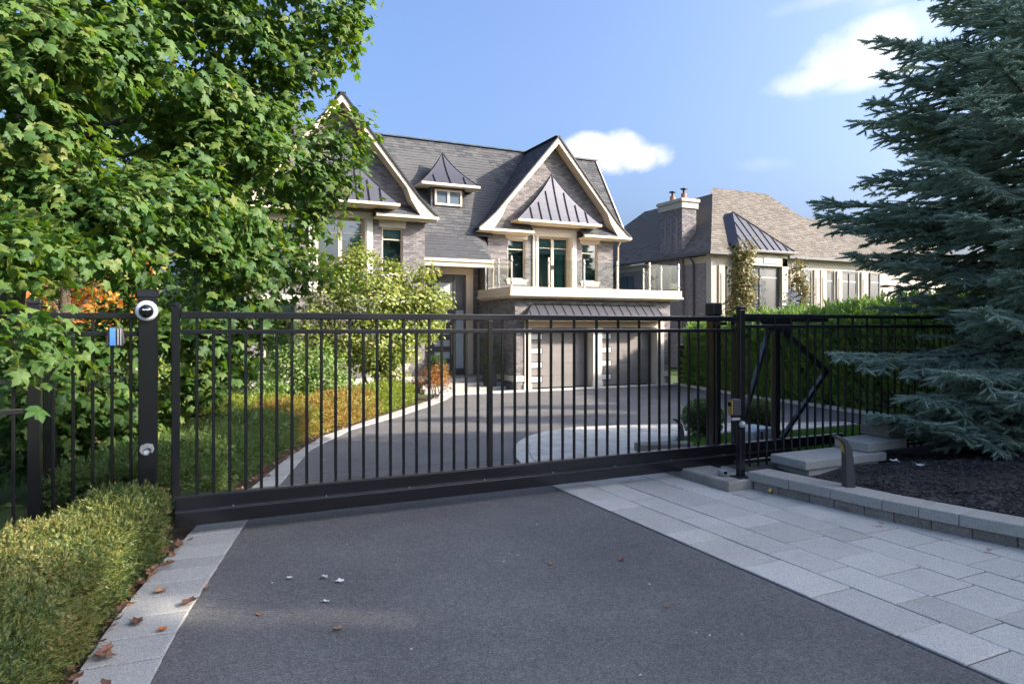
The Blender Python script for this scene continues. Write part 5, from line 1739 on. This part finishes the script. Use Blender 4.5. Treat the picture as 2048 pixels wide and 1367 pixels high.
for i, (x, y, sc_, rz) in enumerate(BSP):
    if i == 0:
        t_ = bspr
    else:
        t_ = bspr.copy()
        C.objects.link(t_)
        for ch_ in (fo_ob, tr_ob):
            c2 = ch_.copy()
            C.objects.link(c2)
            c2.parent = t_
    t_.location = (x, y, gz(y))
    t_.scale = (sc_ * 1.05, sc_ * 1.05, sc_)
    t_.rotation_euler = (0, 0, rz)

# ------------------------------------------------------------------ hedges
def hedge(name, mat, label, xr, ys, wid, hgt, dens, bases, ln, jit=.05, z0=lambda y: gz(y), core_in=.05, cat='hedge', lean=.5, hf=None, wf=None, group=None):
    """clipped hedge whose right face runs along X=xr(y)"""
    y0, y1 = ys
    H = empty(name, (xr(y0) - wid / 2, y0, z0(y0)), label, cat, group)
    hf = hf or (lambda y: hgt)
    wf = wf or (lambda y: wid)
    cm = MB()
    nseg = max(3, int((y1 - y0) / .5))
    prev = None
    for i in range(nseg + 1):
        y = y0 + (y1 - y0) * i / nseg
        yc = min(max(y, y0 + core_in * 1.5), y1 - core_in * 1.5)
        a, b, h = xr(y) - wf(y) + core_in, xr(y) - core_in, hf(y) - core_in
        z = z0(y)
        ring_ = [(a, yc, z), (a, yc, z + h * .8), (a + .08, yc, z + h), (b - .08, yc, z + h), (b, yc, z + h * .8), (b, yc, z)]
        if prev:
            n_ = len(cm.v)
            cm.v += prev + ring_
            cm.f += [(n_ + k, n_ + k + 1, n_ + k + 7, n_ + k + 6) for k in range(5)]
        else:
            cm.add(ring_, [tuple(range(6))])
        prev = ring_
    cm.add(prev, [tuple(range(6))[::-1]])
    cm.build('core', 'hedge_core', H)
    per = 2 * hgt + wid
    n = int(dens * per * (y1 - y0))
    yv = rng.uniform(y0, y1, n)
    s_ = rng.uniform(0, per, n)
    P = np.zeros((n, 3)); Nn = np.zeros((n, 3))
    xrv = np.array([xr(q) for q in yv]); zv = np.array([z0(q) for q in yv]); hv = np.array([hf(q) for q in yv])
    k = hv / hgt
    wv = np.array([wf(q) for q in yv])
    m1 = s_ < hgt
    m2 = (s_ >= hgt) & (s_ < hgt + wid)
    m3 = s_ >= hgt + wid
    P[m1] = np.c_[xrv[m1] - wv[m1], yv[m1], zv[m1] + s_[m1] * k[m1]]; Nn[m1] = (-1, 0, .15)
    P[m2] = np.c_[xrv[m2] - wv[m2] + (s_[m2] - hgt) / wid * wv[m2], yv[m2], zv[m2] + hv[m2]]; Nn[m2] = (0, 0, 1)
    P[m3] = np.c_[xrv[m3], yv[m3], zv[m3] + (per - s_[m3]) * k[m3]]; Nn[m3] = (1, 0, .15)
    # ends
    ne = int(dens * wid * hgt)
    for ye_, ny in ((y0, -1), (y1, 1)):
        E_ = np.c_[xr(ye_) - rng.uniform(0, wf(ye_), ne), np.full(ne, ye_), z0(ye_) + rng.uniform(0, 1, ne) * hf(ye_)]
        P = np.r_[P, E_]; Nn = np.r_[Nn, np.tile([0, ny, .15], (ne, 1))]
    # round the upper edges
    top = (P[:, 2] - np.array([z0(q) for q in P[:, 1]])) / hgt
    wl_ = np.array([wf(q) for q in P[:, 1]])
    xc_ = np.array([xr(q) for q in P[:, 1]]) - wl_ / 2
    ex = np.abs(P[:, 0] - xc_) / (wl_ / 2)
    P[:, 2] -= np.where(top > .9, .10 * hgt * np.clip(ex - .6, 0, 1) ** 2 * 6, 0)
    # lumps
    lump = .5 * np.sin(P[:, 0] * 7 + P[:, 1] * 4.1) + .5 * np.sin(P[:, 1] * 9.3 - P[:, 2] * 8 + 1)
    P = P + nrm(Nn) * (lump[:, None] * jit * .6 + rng.normal(0, jit * .5, (len(P), 1)) - .03)
    D = nrm(Nn) * .8 + np.array([0, 0, lean]) + rng.normal(0, .5, P.shape)
    V, T = scatter(bases, P, frames(D, rng.normal(0, 1, P.shape)), ln * rng.uniform(.6, 1.3, len(P)))
    mesh_np('foliage', V, T, mat, H, kind='stuff')
    return H
hedge('clipped_hedge', 'yew', 'yellowing clipped yew hedge in the left foreground along the stone edging', lambda y: fo(y) - .06, (1.2, 5.98), 1.5, .46, 1750, YEW, .082, .05, lean=.3, hf=lambda y: .45 + .02 * math.sin(y * 2.3), wf=lambda y: float(np.interp(y, [4.1, 5.0, 5.98], [1.5, .75, .42])))
ohedge = lambda y: fo(y) - .28
hedge('clipped_hedge', 'hedge_green', 'green clipped hedge along the drive just inside the gate', ohedge, (6.75, 11.6), .85, .50, 1300, YEW, .115, .10, lean=.25)
hedge('clipped_hedge', 'hedge_far', 'sunlit hedge with orange and brown patches where the drive curves', ohedge, (11.7, 16.2), .8, .52, 900, YEW_FAR, .12, .12, lean=.25)
hedge('clipped_hedge', 'leaf_yellow', 'short yellow green hedge at the end of the curve before the entry steps', ohedge, (16.3, 19.2), .75, .58, 800, YEW_FAR, .12, .12, lean=.25)
hedge('clipped_hedge', 'leaf_yellow', 'yellow green clipped hedge in the yard between the maple and the house', lambda y: -.25 + (y - 10) * .42, (12.0, 15.0), .9, .62, 500, YEW_FAR, .11)
hxr = lambda y: fh(y) + 1.55
hedge('cedar_hedge', 'cedar', 'tall clipped cedar hedge along the right side of the drive', hxr, (4.6, 20.9), 1.3, 2.25, 180, SPRAY, .25, .16, lean=.9, core_in=.12, hf=lambda y: 2.18 + .10 * math.sin(y * 4.2) + .06 * math.sin(y * 9.1))

def ball(name, mat, c, r, n, bases, ln, label, squash=.9, cat='shrub', group=None):
    B = empty(name, (c[0], c[1], c[2] - r * squash), label, cat, group)
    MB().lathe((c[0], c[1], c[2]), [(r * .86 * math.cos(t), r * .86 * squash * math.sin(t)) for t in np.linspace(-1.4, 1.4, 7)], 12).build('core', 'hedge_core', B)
    d_ = nrm(rng.normal(0, 1, (n, 3)))
    P = np.array(c) + d_ * np.array([r, r, r * squash]) * rng.uniform(.86, 1.04, (n, 1))
    D = d_ + rng.normal(0, .5, d_.shape) + np.array([0, 0, .3])
    V, T = scatter(bases, P, frames(D, rng.normal(0, 1, d_.shape)), ln * rng.uniform(.7, 1.3, n))
    mesh_np('foliage', V, T, mat, B, kind='stuff')
    return B
ball('boxwood', 'leaf_box', (7.62, 8.75, .27), .33, 2200, LEAF, .035, 'round boxwood ball on the lawn left of the capped post')
ball('boxwood', 'leaf_box', (8.85, 8.75, .24), .30, 2000, LEAF, .035, 'round boxwood ball on the lawn behind the braced tail of the gate')

# ------------------------------------------------------------------ garden trees and shrubs
def tree(name, mat, label, base, lobes, per, size, stems=4, bark='bark', r0=.05, bases=LEAF, sub=10, sub_r=.14, flat_=.85, droop=.4, cat='tree', group=None):
    t_ = empty(name, base, label, cat, group)
    P, Nv = clumps(lobes, per, sub=sub, flat_=flat_, sub_r=sub_r)
    F = leaf_frames(Nv, droop, .9)
    V, T = scatter(bases, P, F, size * rng.uniform(.65, 1.25, len(P)))
    mesh_np('foliage', V, T, mat, t_, kind='stuff')
    s_ = MB()
    if stems == 1:
        top = max(l[2] for l in lobes)
        s_.tube([base, (base[0], base[1], (base[2] + top) * .5), (base[0] + .1, base[1], top)], [r0, r0 * .7, r0 * .2], 8)
        s_.build('trunk', bark, t_, smooth=True)
        br_ = MB()
        for l in lobes[::2]:
            limbs(br_, (base[0], base[1], base[2] + (l[2] - base[2]) * .55), [l[:3]], r0 * .35, .05)
        br_.build('branch', bark, t_, kind='stuff')
    else:
        k = 0
        for l in lobes[:: max(1, len(lobes) // stems)]:
            o = MB()
            limbs(o, (base[0] + random.uniform(-.1, .1), base[1] + random.uniform(-.1, .1), base[2]), [l[:3]], r0, .08)
            o.build('stem', bark, t_, smooth=True)
    return t_
tree('ornamental_tree', 'leaf_light', 'multi-stemmed garden tree with sunlit yellow green leaves in front of the house', (4.95, 19.6, -.35), [(4.44, 19.48, 3.82, 0.4), (3.99, 19.36, 3.16, 0.6), (5.24, 19.21, 3.19, 0.55), (4.69, 19.03, 2.45, 0.85), (3.51, 19.37, 2.38, 0.6), (3.06, 19.36, 1.89, 0.5), (5.7, 18.99, 2.47, 0.6), (6.21, 18.97, 3.35, 0.3), (6.5, 18.83, 2.55, 0.36), (5.99, 18.74, 1.75, 0.5), (4.83, 18.74, 1.47, 0.85), (3.91, 18.96, 1.34, 0.7), (5.42, 18.79, 1.11, 0.45), (6.41, 18.88, 1.97, 0.38), (5.96, 18.87, 2.54, 0.45), (4.52, 18.89, 0.85, 0.5), (5.14, 18.82, 0.62, 0.35), (3.25, 19.05, 1.27, 0.55)], 420, .115, stems=7, bark='bark_pale', r0=.045)
tree('ornamental_tree', 'leaf_pale', 'smaller pale green multi-stemmed shrub tree to the left of the sunlit one', (2.75, 18.2, -.35), [(3.06, 17.92, 0.85, 0.5), (2.57, 17.93, 0.67, 0.45), (2.07, 17.84, 0.32, 0.4), (3.35, 17.78, 0.4, 0.35), (2.78, 17.72, 0.17, 0.35), (2.27, 17.96, 0.93, 0.4)], 480, .095, stems=5, bark='bark_pale', r0=.035)
tree('bronze_shrub', 'leaf_bronze', 'rounded shrub with orange and bronze leaves at the end of the hedge', (6.95, 20.3, -.45), [(6.9, 20.3, .25, .42), (7.2, 20.4, .15, .35), (6.65, 20.2, .15, .38), (7.0, 20.1, .45, .3), (7.35, 20.3, .0, .25)], 320, .06, stems=3, r0=.02, sub_r=.08, cat='shrub')
tree('potted_shrub', 'leaf_box', 'leafy green shrub growing in the dark planter by the door', (9.92, 22.8, .3), [(9.92, 22.8, .75, .3), (9.95, 22.75, 1.15, .26), (9.9, 22.8, 1.6, .2), (9.7, 22.7, .6, .2), (10.15, 22.7, .5, .22), (10.2, 22.6, .2, .18)], 300, .07, stems=3, r0=.015, sub_r=.08, cat='shrub')
ball('topiary', 'leaf_box', (7.95, 22.9, .25), .36, 1500, LEAF, .05, 'dark green clipped shrub left of the front door', squash=1.5)
for i, (x, y, z, r, lab) in enumerate(((1.0, 13.6, -.05, .42, 'lime green mound shrub in the yard nearest the maple'), (1.9, 15.2, -.08, .45, 'lime green mound shrub beside the hedge, the middle of three'), (3.3, 16.9, -.1, .4, 'lime green mound shrub under the sunlit tree'))):
    ball('mound_shrub', 'leaf_yellow', (x, y, z), r, 1500, LEAF, .06, lab, squash=.8)
for i, (x, y, r, mt, lab) in enumerate(((1.6, 19.6, .75, 'leaf_pale', 'rounded pale green shrub in front of the left house windows'), (3.0, 20.6, .7, 'leaf_box', 'dark green rounded shrub below the left house windows'), (.4, 17.6, .8, 'hedge_green', 'green shrub between the maple and the lime mounds'), (4.2, 21.3, .55, 'leaf_pale', 'small pale shrub against the stone band of the house'), (-.6, 15.0, .75, 'leaf_yellow', 'yellowing shrub close behind the maple'), (1.7, 17.2, .5, 'leaf_pale', 'low pale shrub behind the middle lime mound'))):
    tree('rounded_shrub', mt, lab, (x, y, gz(y) + .05), [(x + random.uniform(-.35, .35) * r, y + random.uniform(-.3, .3) * r, gz(y) + .1 + r * f, r * random.uniform(.5, .65)) for f in (.35, .5, .8, 1.1, 1.3)], 260, .085, stems=3, r0=.025, sub_r=.1, cat='shrub')
# ornamental grass
gr = empty('ornamental_grass', (4.3, 18.3, -.4), 'clump of arching pale ornamental grass behind the hedge', 'grass')
n = 260
P = np.c_[rng.normal(4.3, .10, n), rng.normal(18.3, .10, n), np.full(n, -.4)]
D = nrm(np.c_[rng.normal(0, .45, (n, 2)), np.ones(n)])
V, T = scatter([blade], P, frames(D, rng.normal(0, 1, D.shape)), np.c_[np.full(n, 1.6), rng.uniform(.4, .75, n), rng.uniform(.3, .8, n)])
mesh_np('foliage', V, T, 'grass', gr, kind='stuff')
# columnar trees and a silvery spruce in front of the neighbour
def column(x, y, z0, h, r, label, mat='leaf_beech', seed=0):
    lob = [(x + random.uniform(-.12, .12), y + random.uniform(-.12, .12), z0 + h * (.12 + .86 * i / 11), r * (1.0 - .55 * abs(i / 11 - .4)) * random.uniform(.8, 1.1)) for i in range(12)]
    return tree('columnar_tree', mat, label, (x, y, z0), lob, 230, .16, stems=1, r0=.07, sub=7, sub_r=.17, flat_=1.3)
column(25.75, 26.6, -.5, 6.4, .62, 'taller narrow columnar tree with bronzing leaves in front of the neighbouring bay window')
column(29.6, 26.4, -.5, 5.7, .52, 'shorter narrow columnar tree right of the neighbouring bay window')
sv = empty('silver_spruce', (25.9, 23.6, -.5), 'small silvery spruce behind the cedar hedge in front of the neighbouring house', 'tree')
PS, DS, LS, wood = spruce_arrays(10.2, None, 4)
P = np.array([tuple(p) for p in PS]); D = np.array([tuple(p) for p in DS]); Ls = np.array(LS)
kk = rng.random(len(P)) < .05
P = P[kk] * np.array([.40, .40, .41]) + np.array([25.9, 23.6, -.4])
V, T = scatter(SHOOT_LOW, P, frames(D[kk], rng.normal(0, 1, P.shape)), np.c_[np.full(len(P), .045), Ls[kk] * 1.6, np.full(len(P), .045)])
mesh_np('foliage', V, T, 'leaf_silver', sv, kind='stuff')
MB().tube([(25.9, 23.6, -.5), (25.9, 23.6, 3.6)], [.08, .02], 7).build('trunk', 'bark', sv)
tree('shrub', 'leaf_yellow', 'bright green leafy shrub between the garage corner and the cedar hedge', (18.3, 20.9, -.5), [(18.2, 20.9, 1.0, .45), (18.6, 21.0, 1.5, .45), (18.3, 21.1, 1.9, .35), (18.9, 20.8, 1.9, .3), (18.1, 20.8, .4, .4)], 130, .12, stems=3, r0=.03, cat='shrub')

# trees in the next garden on the left, seen through gaps in the maple
def bigtree(x, y, h, r, mat, label, n=14, per=28, size=.2):
    lob = []
    for i in range(n):
        a, f = random.uniform(0, 6.28), random.uniform(.25, 1)
        rr = r * (1 - .6 * abs(f - .5))
        lob.append((x + math.cos(a) * rr * .7, y + math.sin(a) * rr * .7, gz(y) + h * f, r * random.uniform(.35, .55)))
    return tree('garden_tree', mat, label, (x, y, gz(y)), lob, per, size, stems=1, r0=.16, sub=8, sub_r=.28, bases=LEAF)
bigtree(-2.6, 18.6, 4.6, 2.0, 'maple_orange', 'orange autumn maple in the next garden seen through the big maple', per=45, size=.17)
bigtree(-6.0, 24.0, 8.0, 3.2, 'leaf_pale', 'pale green tree behind the orange maple at the far left')
bigtree(-1.0, 27.5, 7.5, 3.0, 'hedge_green', 'green tree beside the left end of the house')
bigtree(-9.0, 14.5, 7.0, 3.2, 'leaf_pale', 'pale green tree left of the side fence, mostly behind the maple')
bigtree(-6.5, 30.5, 9.0, 3.6, 'hedge_green', 'tall green tree farthest back beyond the side fence')
bigtree(-12.5, 22.0, 9.0, 4.0, 'hedge_green', 'green tree at the far left edge of the next garden')
for i, (x, y, r) in enumerate(((-3.2, 12.9, .8), (-2.9, 14.6, .8), (-3.1, 16.4, .9), (-.6, 21.0, .9), (.6, 22.4, .8), (-3.0, 10.9, .7), (-2.8, 9.0, .7), (-3.4, 7.6, .7))):
    lab = ['bushy shrub beyond the side fence, third from the maple trunk', 'bushy shrub beyond the side fence, fourth from the maple trunk', 'bushy shrub at the far end of the side fence', 'bushy shrub in the yard left of the house corner', 'bushy shrub against the left corner of the house', 'bushy shrub beyond the side fence close to the maple trunk', 'bushy shrub beyond the side fence between trunk and corner post', 'bushy shrub beyond the corner post of the fence'][i]
    tree('bushy_shrub', 'leaf_pale' if i % 2 else 'hedge_green', lab, (x, y, gz(y)), [(x + random.uniform(-.4, .4) * r, y + random.uniform(-.4, .4) * r, gz(y) + r * f, r * random.uniform(.5, .7)) for f in (.4, .5, .9, 1.2, 1.3)], 90, .10, stems=3, r0=.03, cat='shrub')
# ------------------------------------------------------------------ fallen leaves
def dead_shape(seed):
    r_ = random.Random(seed)
    n = 10
    out = []
    for i in range(n):
        a = 2 * math.pi * i / n
        k = (1.0 if i % 2 == 0 else r_.uniform(.55, .8))
        x, y = math.sin(a) * .36 * k, .5 - math.cos(a) * .5 * k
        out.append((x, y, .9 * x * x * r_.uniform(.6, 2.2) + .35 * (y - .5) ** 2 * r_.uniform(-.5, 1.5) + r_.uniform(0, .05)))
    return [(0, .5, -.01)] + out + [(-.012, 0, .02), (.012, 0, .02), (0, -.32, .09)], [(0, 1 + i, 1 + (i + 1) % n) for i in range(n)] + [(n + 1, n + 2, n + 3)]
dead = {}
for mt in ('dead_leaf', 'dead_leaf_orange', 'pale_scrap'):
    dead[mt] = []
    for i in range(4):
        me = bpy.data.meshes.new('fallen_leaf')
        v, f = dead_shape(i + 3)
        me.from_pydata(v, [], f)
        me.materials.append(M[mt])
        dead[mt].append(me)
def fallen(x, y, z, size, label, mt='dead_leaf', rz=None, tilt=.18, group=None):
    o = bpy.data.objects.new('fallen_leaf', random.choice(dead[mt]))
    C.objects.link(o)
    o.location = (x, y, z + .012)
    o.scale = (size * random.uniform(.85, 1.1), size, size)
    o.rotation_euler = (random.uniform(-tilt, tilt), random.uniform(-tilt, tilt) , random.uniform(0, 6.28) if rz is None else rz)
    return tag(o, label, 'leaf', group)
for x, y, s_, lab in [(0.62, 4.94, 0.06, 'small tan leaf on the asphalt, left of the two whitish scraps'), (0.76, 4.45, 0.06, 'tan pointed leaf on the asphalt just below the whitish scraps'), (0.38, 4.44, 0.055, 'dark tan leaf on the asphalt nearest the stone edging'), (0.82, 3.99, 0.07, 'thin flat leaf on the asphalt, the nearest of all to the viewer'), (2.42, 4.45, 0.055, 'small brown leaf in the middle of the asphalt'), (2.96, 4.31, 0.06, 'tan folded leaf on the asphalt toward the paved walk'), (2.72, 3.45, 0.05, 'dark sliver of a leaf on the asphalt near the paved walk'), (0.88, 4.84, 0.06, 'whitish torn scrap of leaf on the asphalt'), (0.91, 4.76, 0.07, 'whitish crumpled leaf beside the torn scrap on the asphalt'), (5.67, 4.75, 0.085, 'orange leaf on the pavers against the retaining wall, the farther of two'), (5.64, 4.55, 0.1, 'orange curled leaf on the pavers against the retaining wall, the nearer of two'), (5.51, 4.01, 0.085, 'brown crumpled leaf on the pavers below the capstones'), (5.41, 5.28, 0.06, 'dark shrivelled leaf on the pavers by the conduit'), (5.56, 3.17, 0.06, 'small brown leaf on the pavers near the right edge'), (4.81, 5.98, 0.06, 'shrivelled dark leaf on the pavers just outside the gate'), (0.09, 4.97, 0.09, 'pinkish brown leaf on the inner rim of the stone edging'), (-0.04, 4.68, 0.12, 'large red brown curled leaf standing on the stone edging'), (-0.13, 5.05, 0.1, 'brown leaf in the middle of the stone edging'), (-0.17, 4.37, 0.07, 'orange brown leaf alone on the stone edging'), (-0.33, 4.13, 0.12, 'long brown leaf across the nearest edging stone'), (-0.29, 4.6, 0.12, 'large reddish leaf lying at the hedge side of the edging'), (-0.1, 5.62, 0.07, 'narrow tan leaf on the edging near the gate'), (4.23, 8.65, 0.05, 'orange leaf at the tip of the paved apron'), (4.36, 8.36, 0.05, 'small orange leaf on the border pavers of the apron')]:
    fallen(x, y, gz(y) + (.02 if x > 3.62 or x < fl(y) else 0), s_, lab, 'dead_leaf_orange' if 'orange' in lab else ('pale_scrap' if 'whitish' in lab else 'dead_leaf'))
for x, y, lab in ((6.95, 4.85, 'whitish curled leaf lying on the mulch below the stepped stone slabs'), (6.85, 4.55, 'whitish torn leaf on the mulch nearer the bollard light')):
    fallen(x, y, mz(x, y) + .02, .12, lab, 'pale_scrap')
# the drift of leaves between the foreground hedge and the edging
for i in range(85):
    y = 2.6 + 3.6 * random.random() ** 1.2
    x = fo(y) + random.gauss(.02, .045)
    fallen(x, y, gz(y) + .005 + (.02 if x > fo(y) else 0) + random.random() * .03, random.uniform(.06, .10), 'curled brown leaf in the drift along the foot of the foreground hedge', tilt=.6, group='leaf drift along the foreground hedge')
for i in range(120):
    y = 6.7 + 9.5 * random.random() ** 1.3
    x = fo(y) + random.gauss(-.08, .07)
    fallen(x, y, gz(y) + .008 + random.random() * .02, random.uniform(.05, .09), 'brown leaf in the litter along the hedge inside the gate', tilt=.5, group='leaf litter inside the gate')
for i in range(40):
    y = random.uniform(7.6, 19)
    x = fl(y) + random.uniform(.1, 2.4)
    fallen(x, y, gz(y) + .004, random.uniform(.04, .07), 'small dry leaf scattered on the drive beyond the gate', group='leaves scattered on the drive beyond the gate')
for i in range(14):
    y = random.uniform(2.6, 5.6)
    x = fl(y) + random.uniform(.2, 3.2)
    o = fallen(x, y, .002, random.uniform(.012, .022), 'tiny pale leaf crumb on the asphalt in front of the gate', 'pale_scrap', group='leaf crumbs on the asphalt')
for i in range(7):
    y = random.uniform(2.5, 5.6)
    x = random.uniform(-1.5, -.4)
    fallen(x, y, .50, random.uniform(.06, .09), 'dry leaf caught on top of the foreground hedge', tilt=.6, group='leaves caught on the foreground hedge')
# carpet of orange leaves under the maple
n = 2600
P = np.c_[rng.normal(.2, .75, n), rng.normal(12.6, 1.5, n), np.zeros(n)]
P = P[(P[:, 0] < np.array([fo(q) for q in P[:, 1]]) - 1.2)]
P[:, 2] = np.array([gz(q) for q in P[:, 1]]) + rng.uniform(.0, .05, len(P))
F = frames(rng.normal(0, 1, P.shape) * np.array([1, 1, .25]), np.array([0, 0, 1.]) + rng.normal(0, .35, P.shape))
V, T = scatter(LEAF, P, F, rng.uniform(.08, .14, len(P)))
tag(mesh_np('leaf_carpet', V, T, 'dead_leaf_orange', kind='stuff'), 'carpet of orange fallen leaves on the ground beneath the maple', 'leaves')
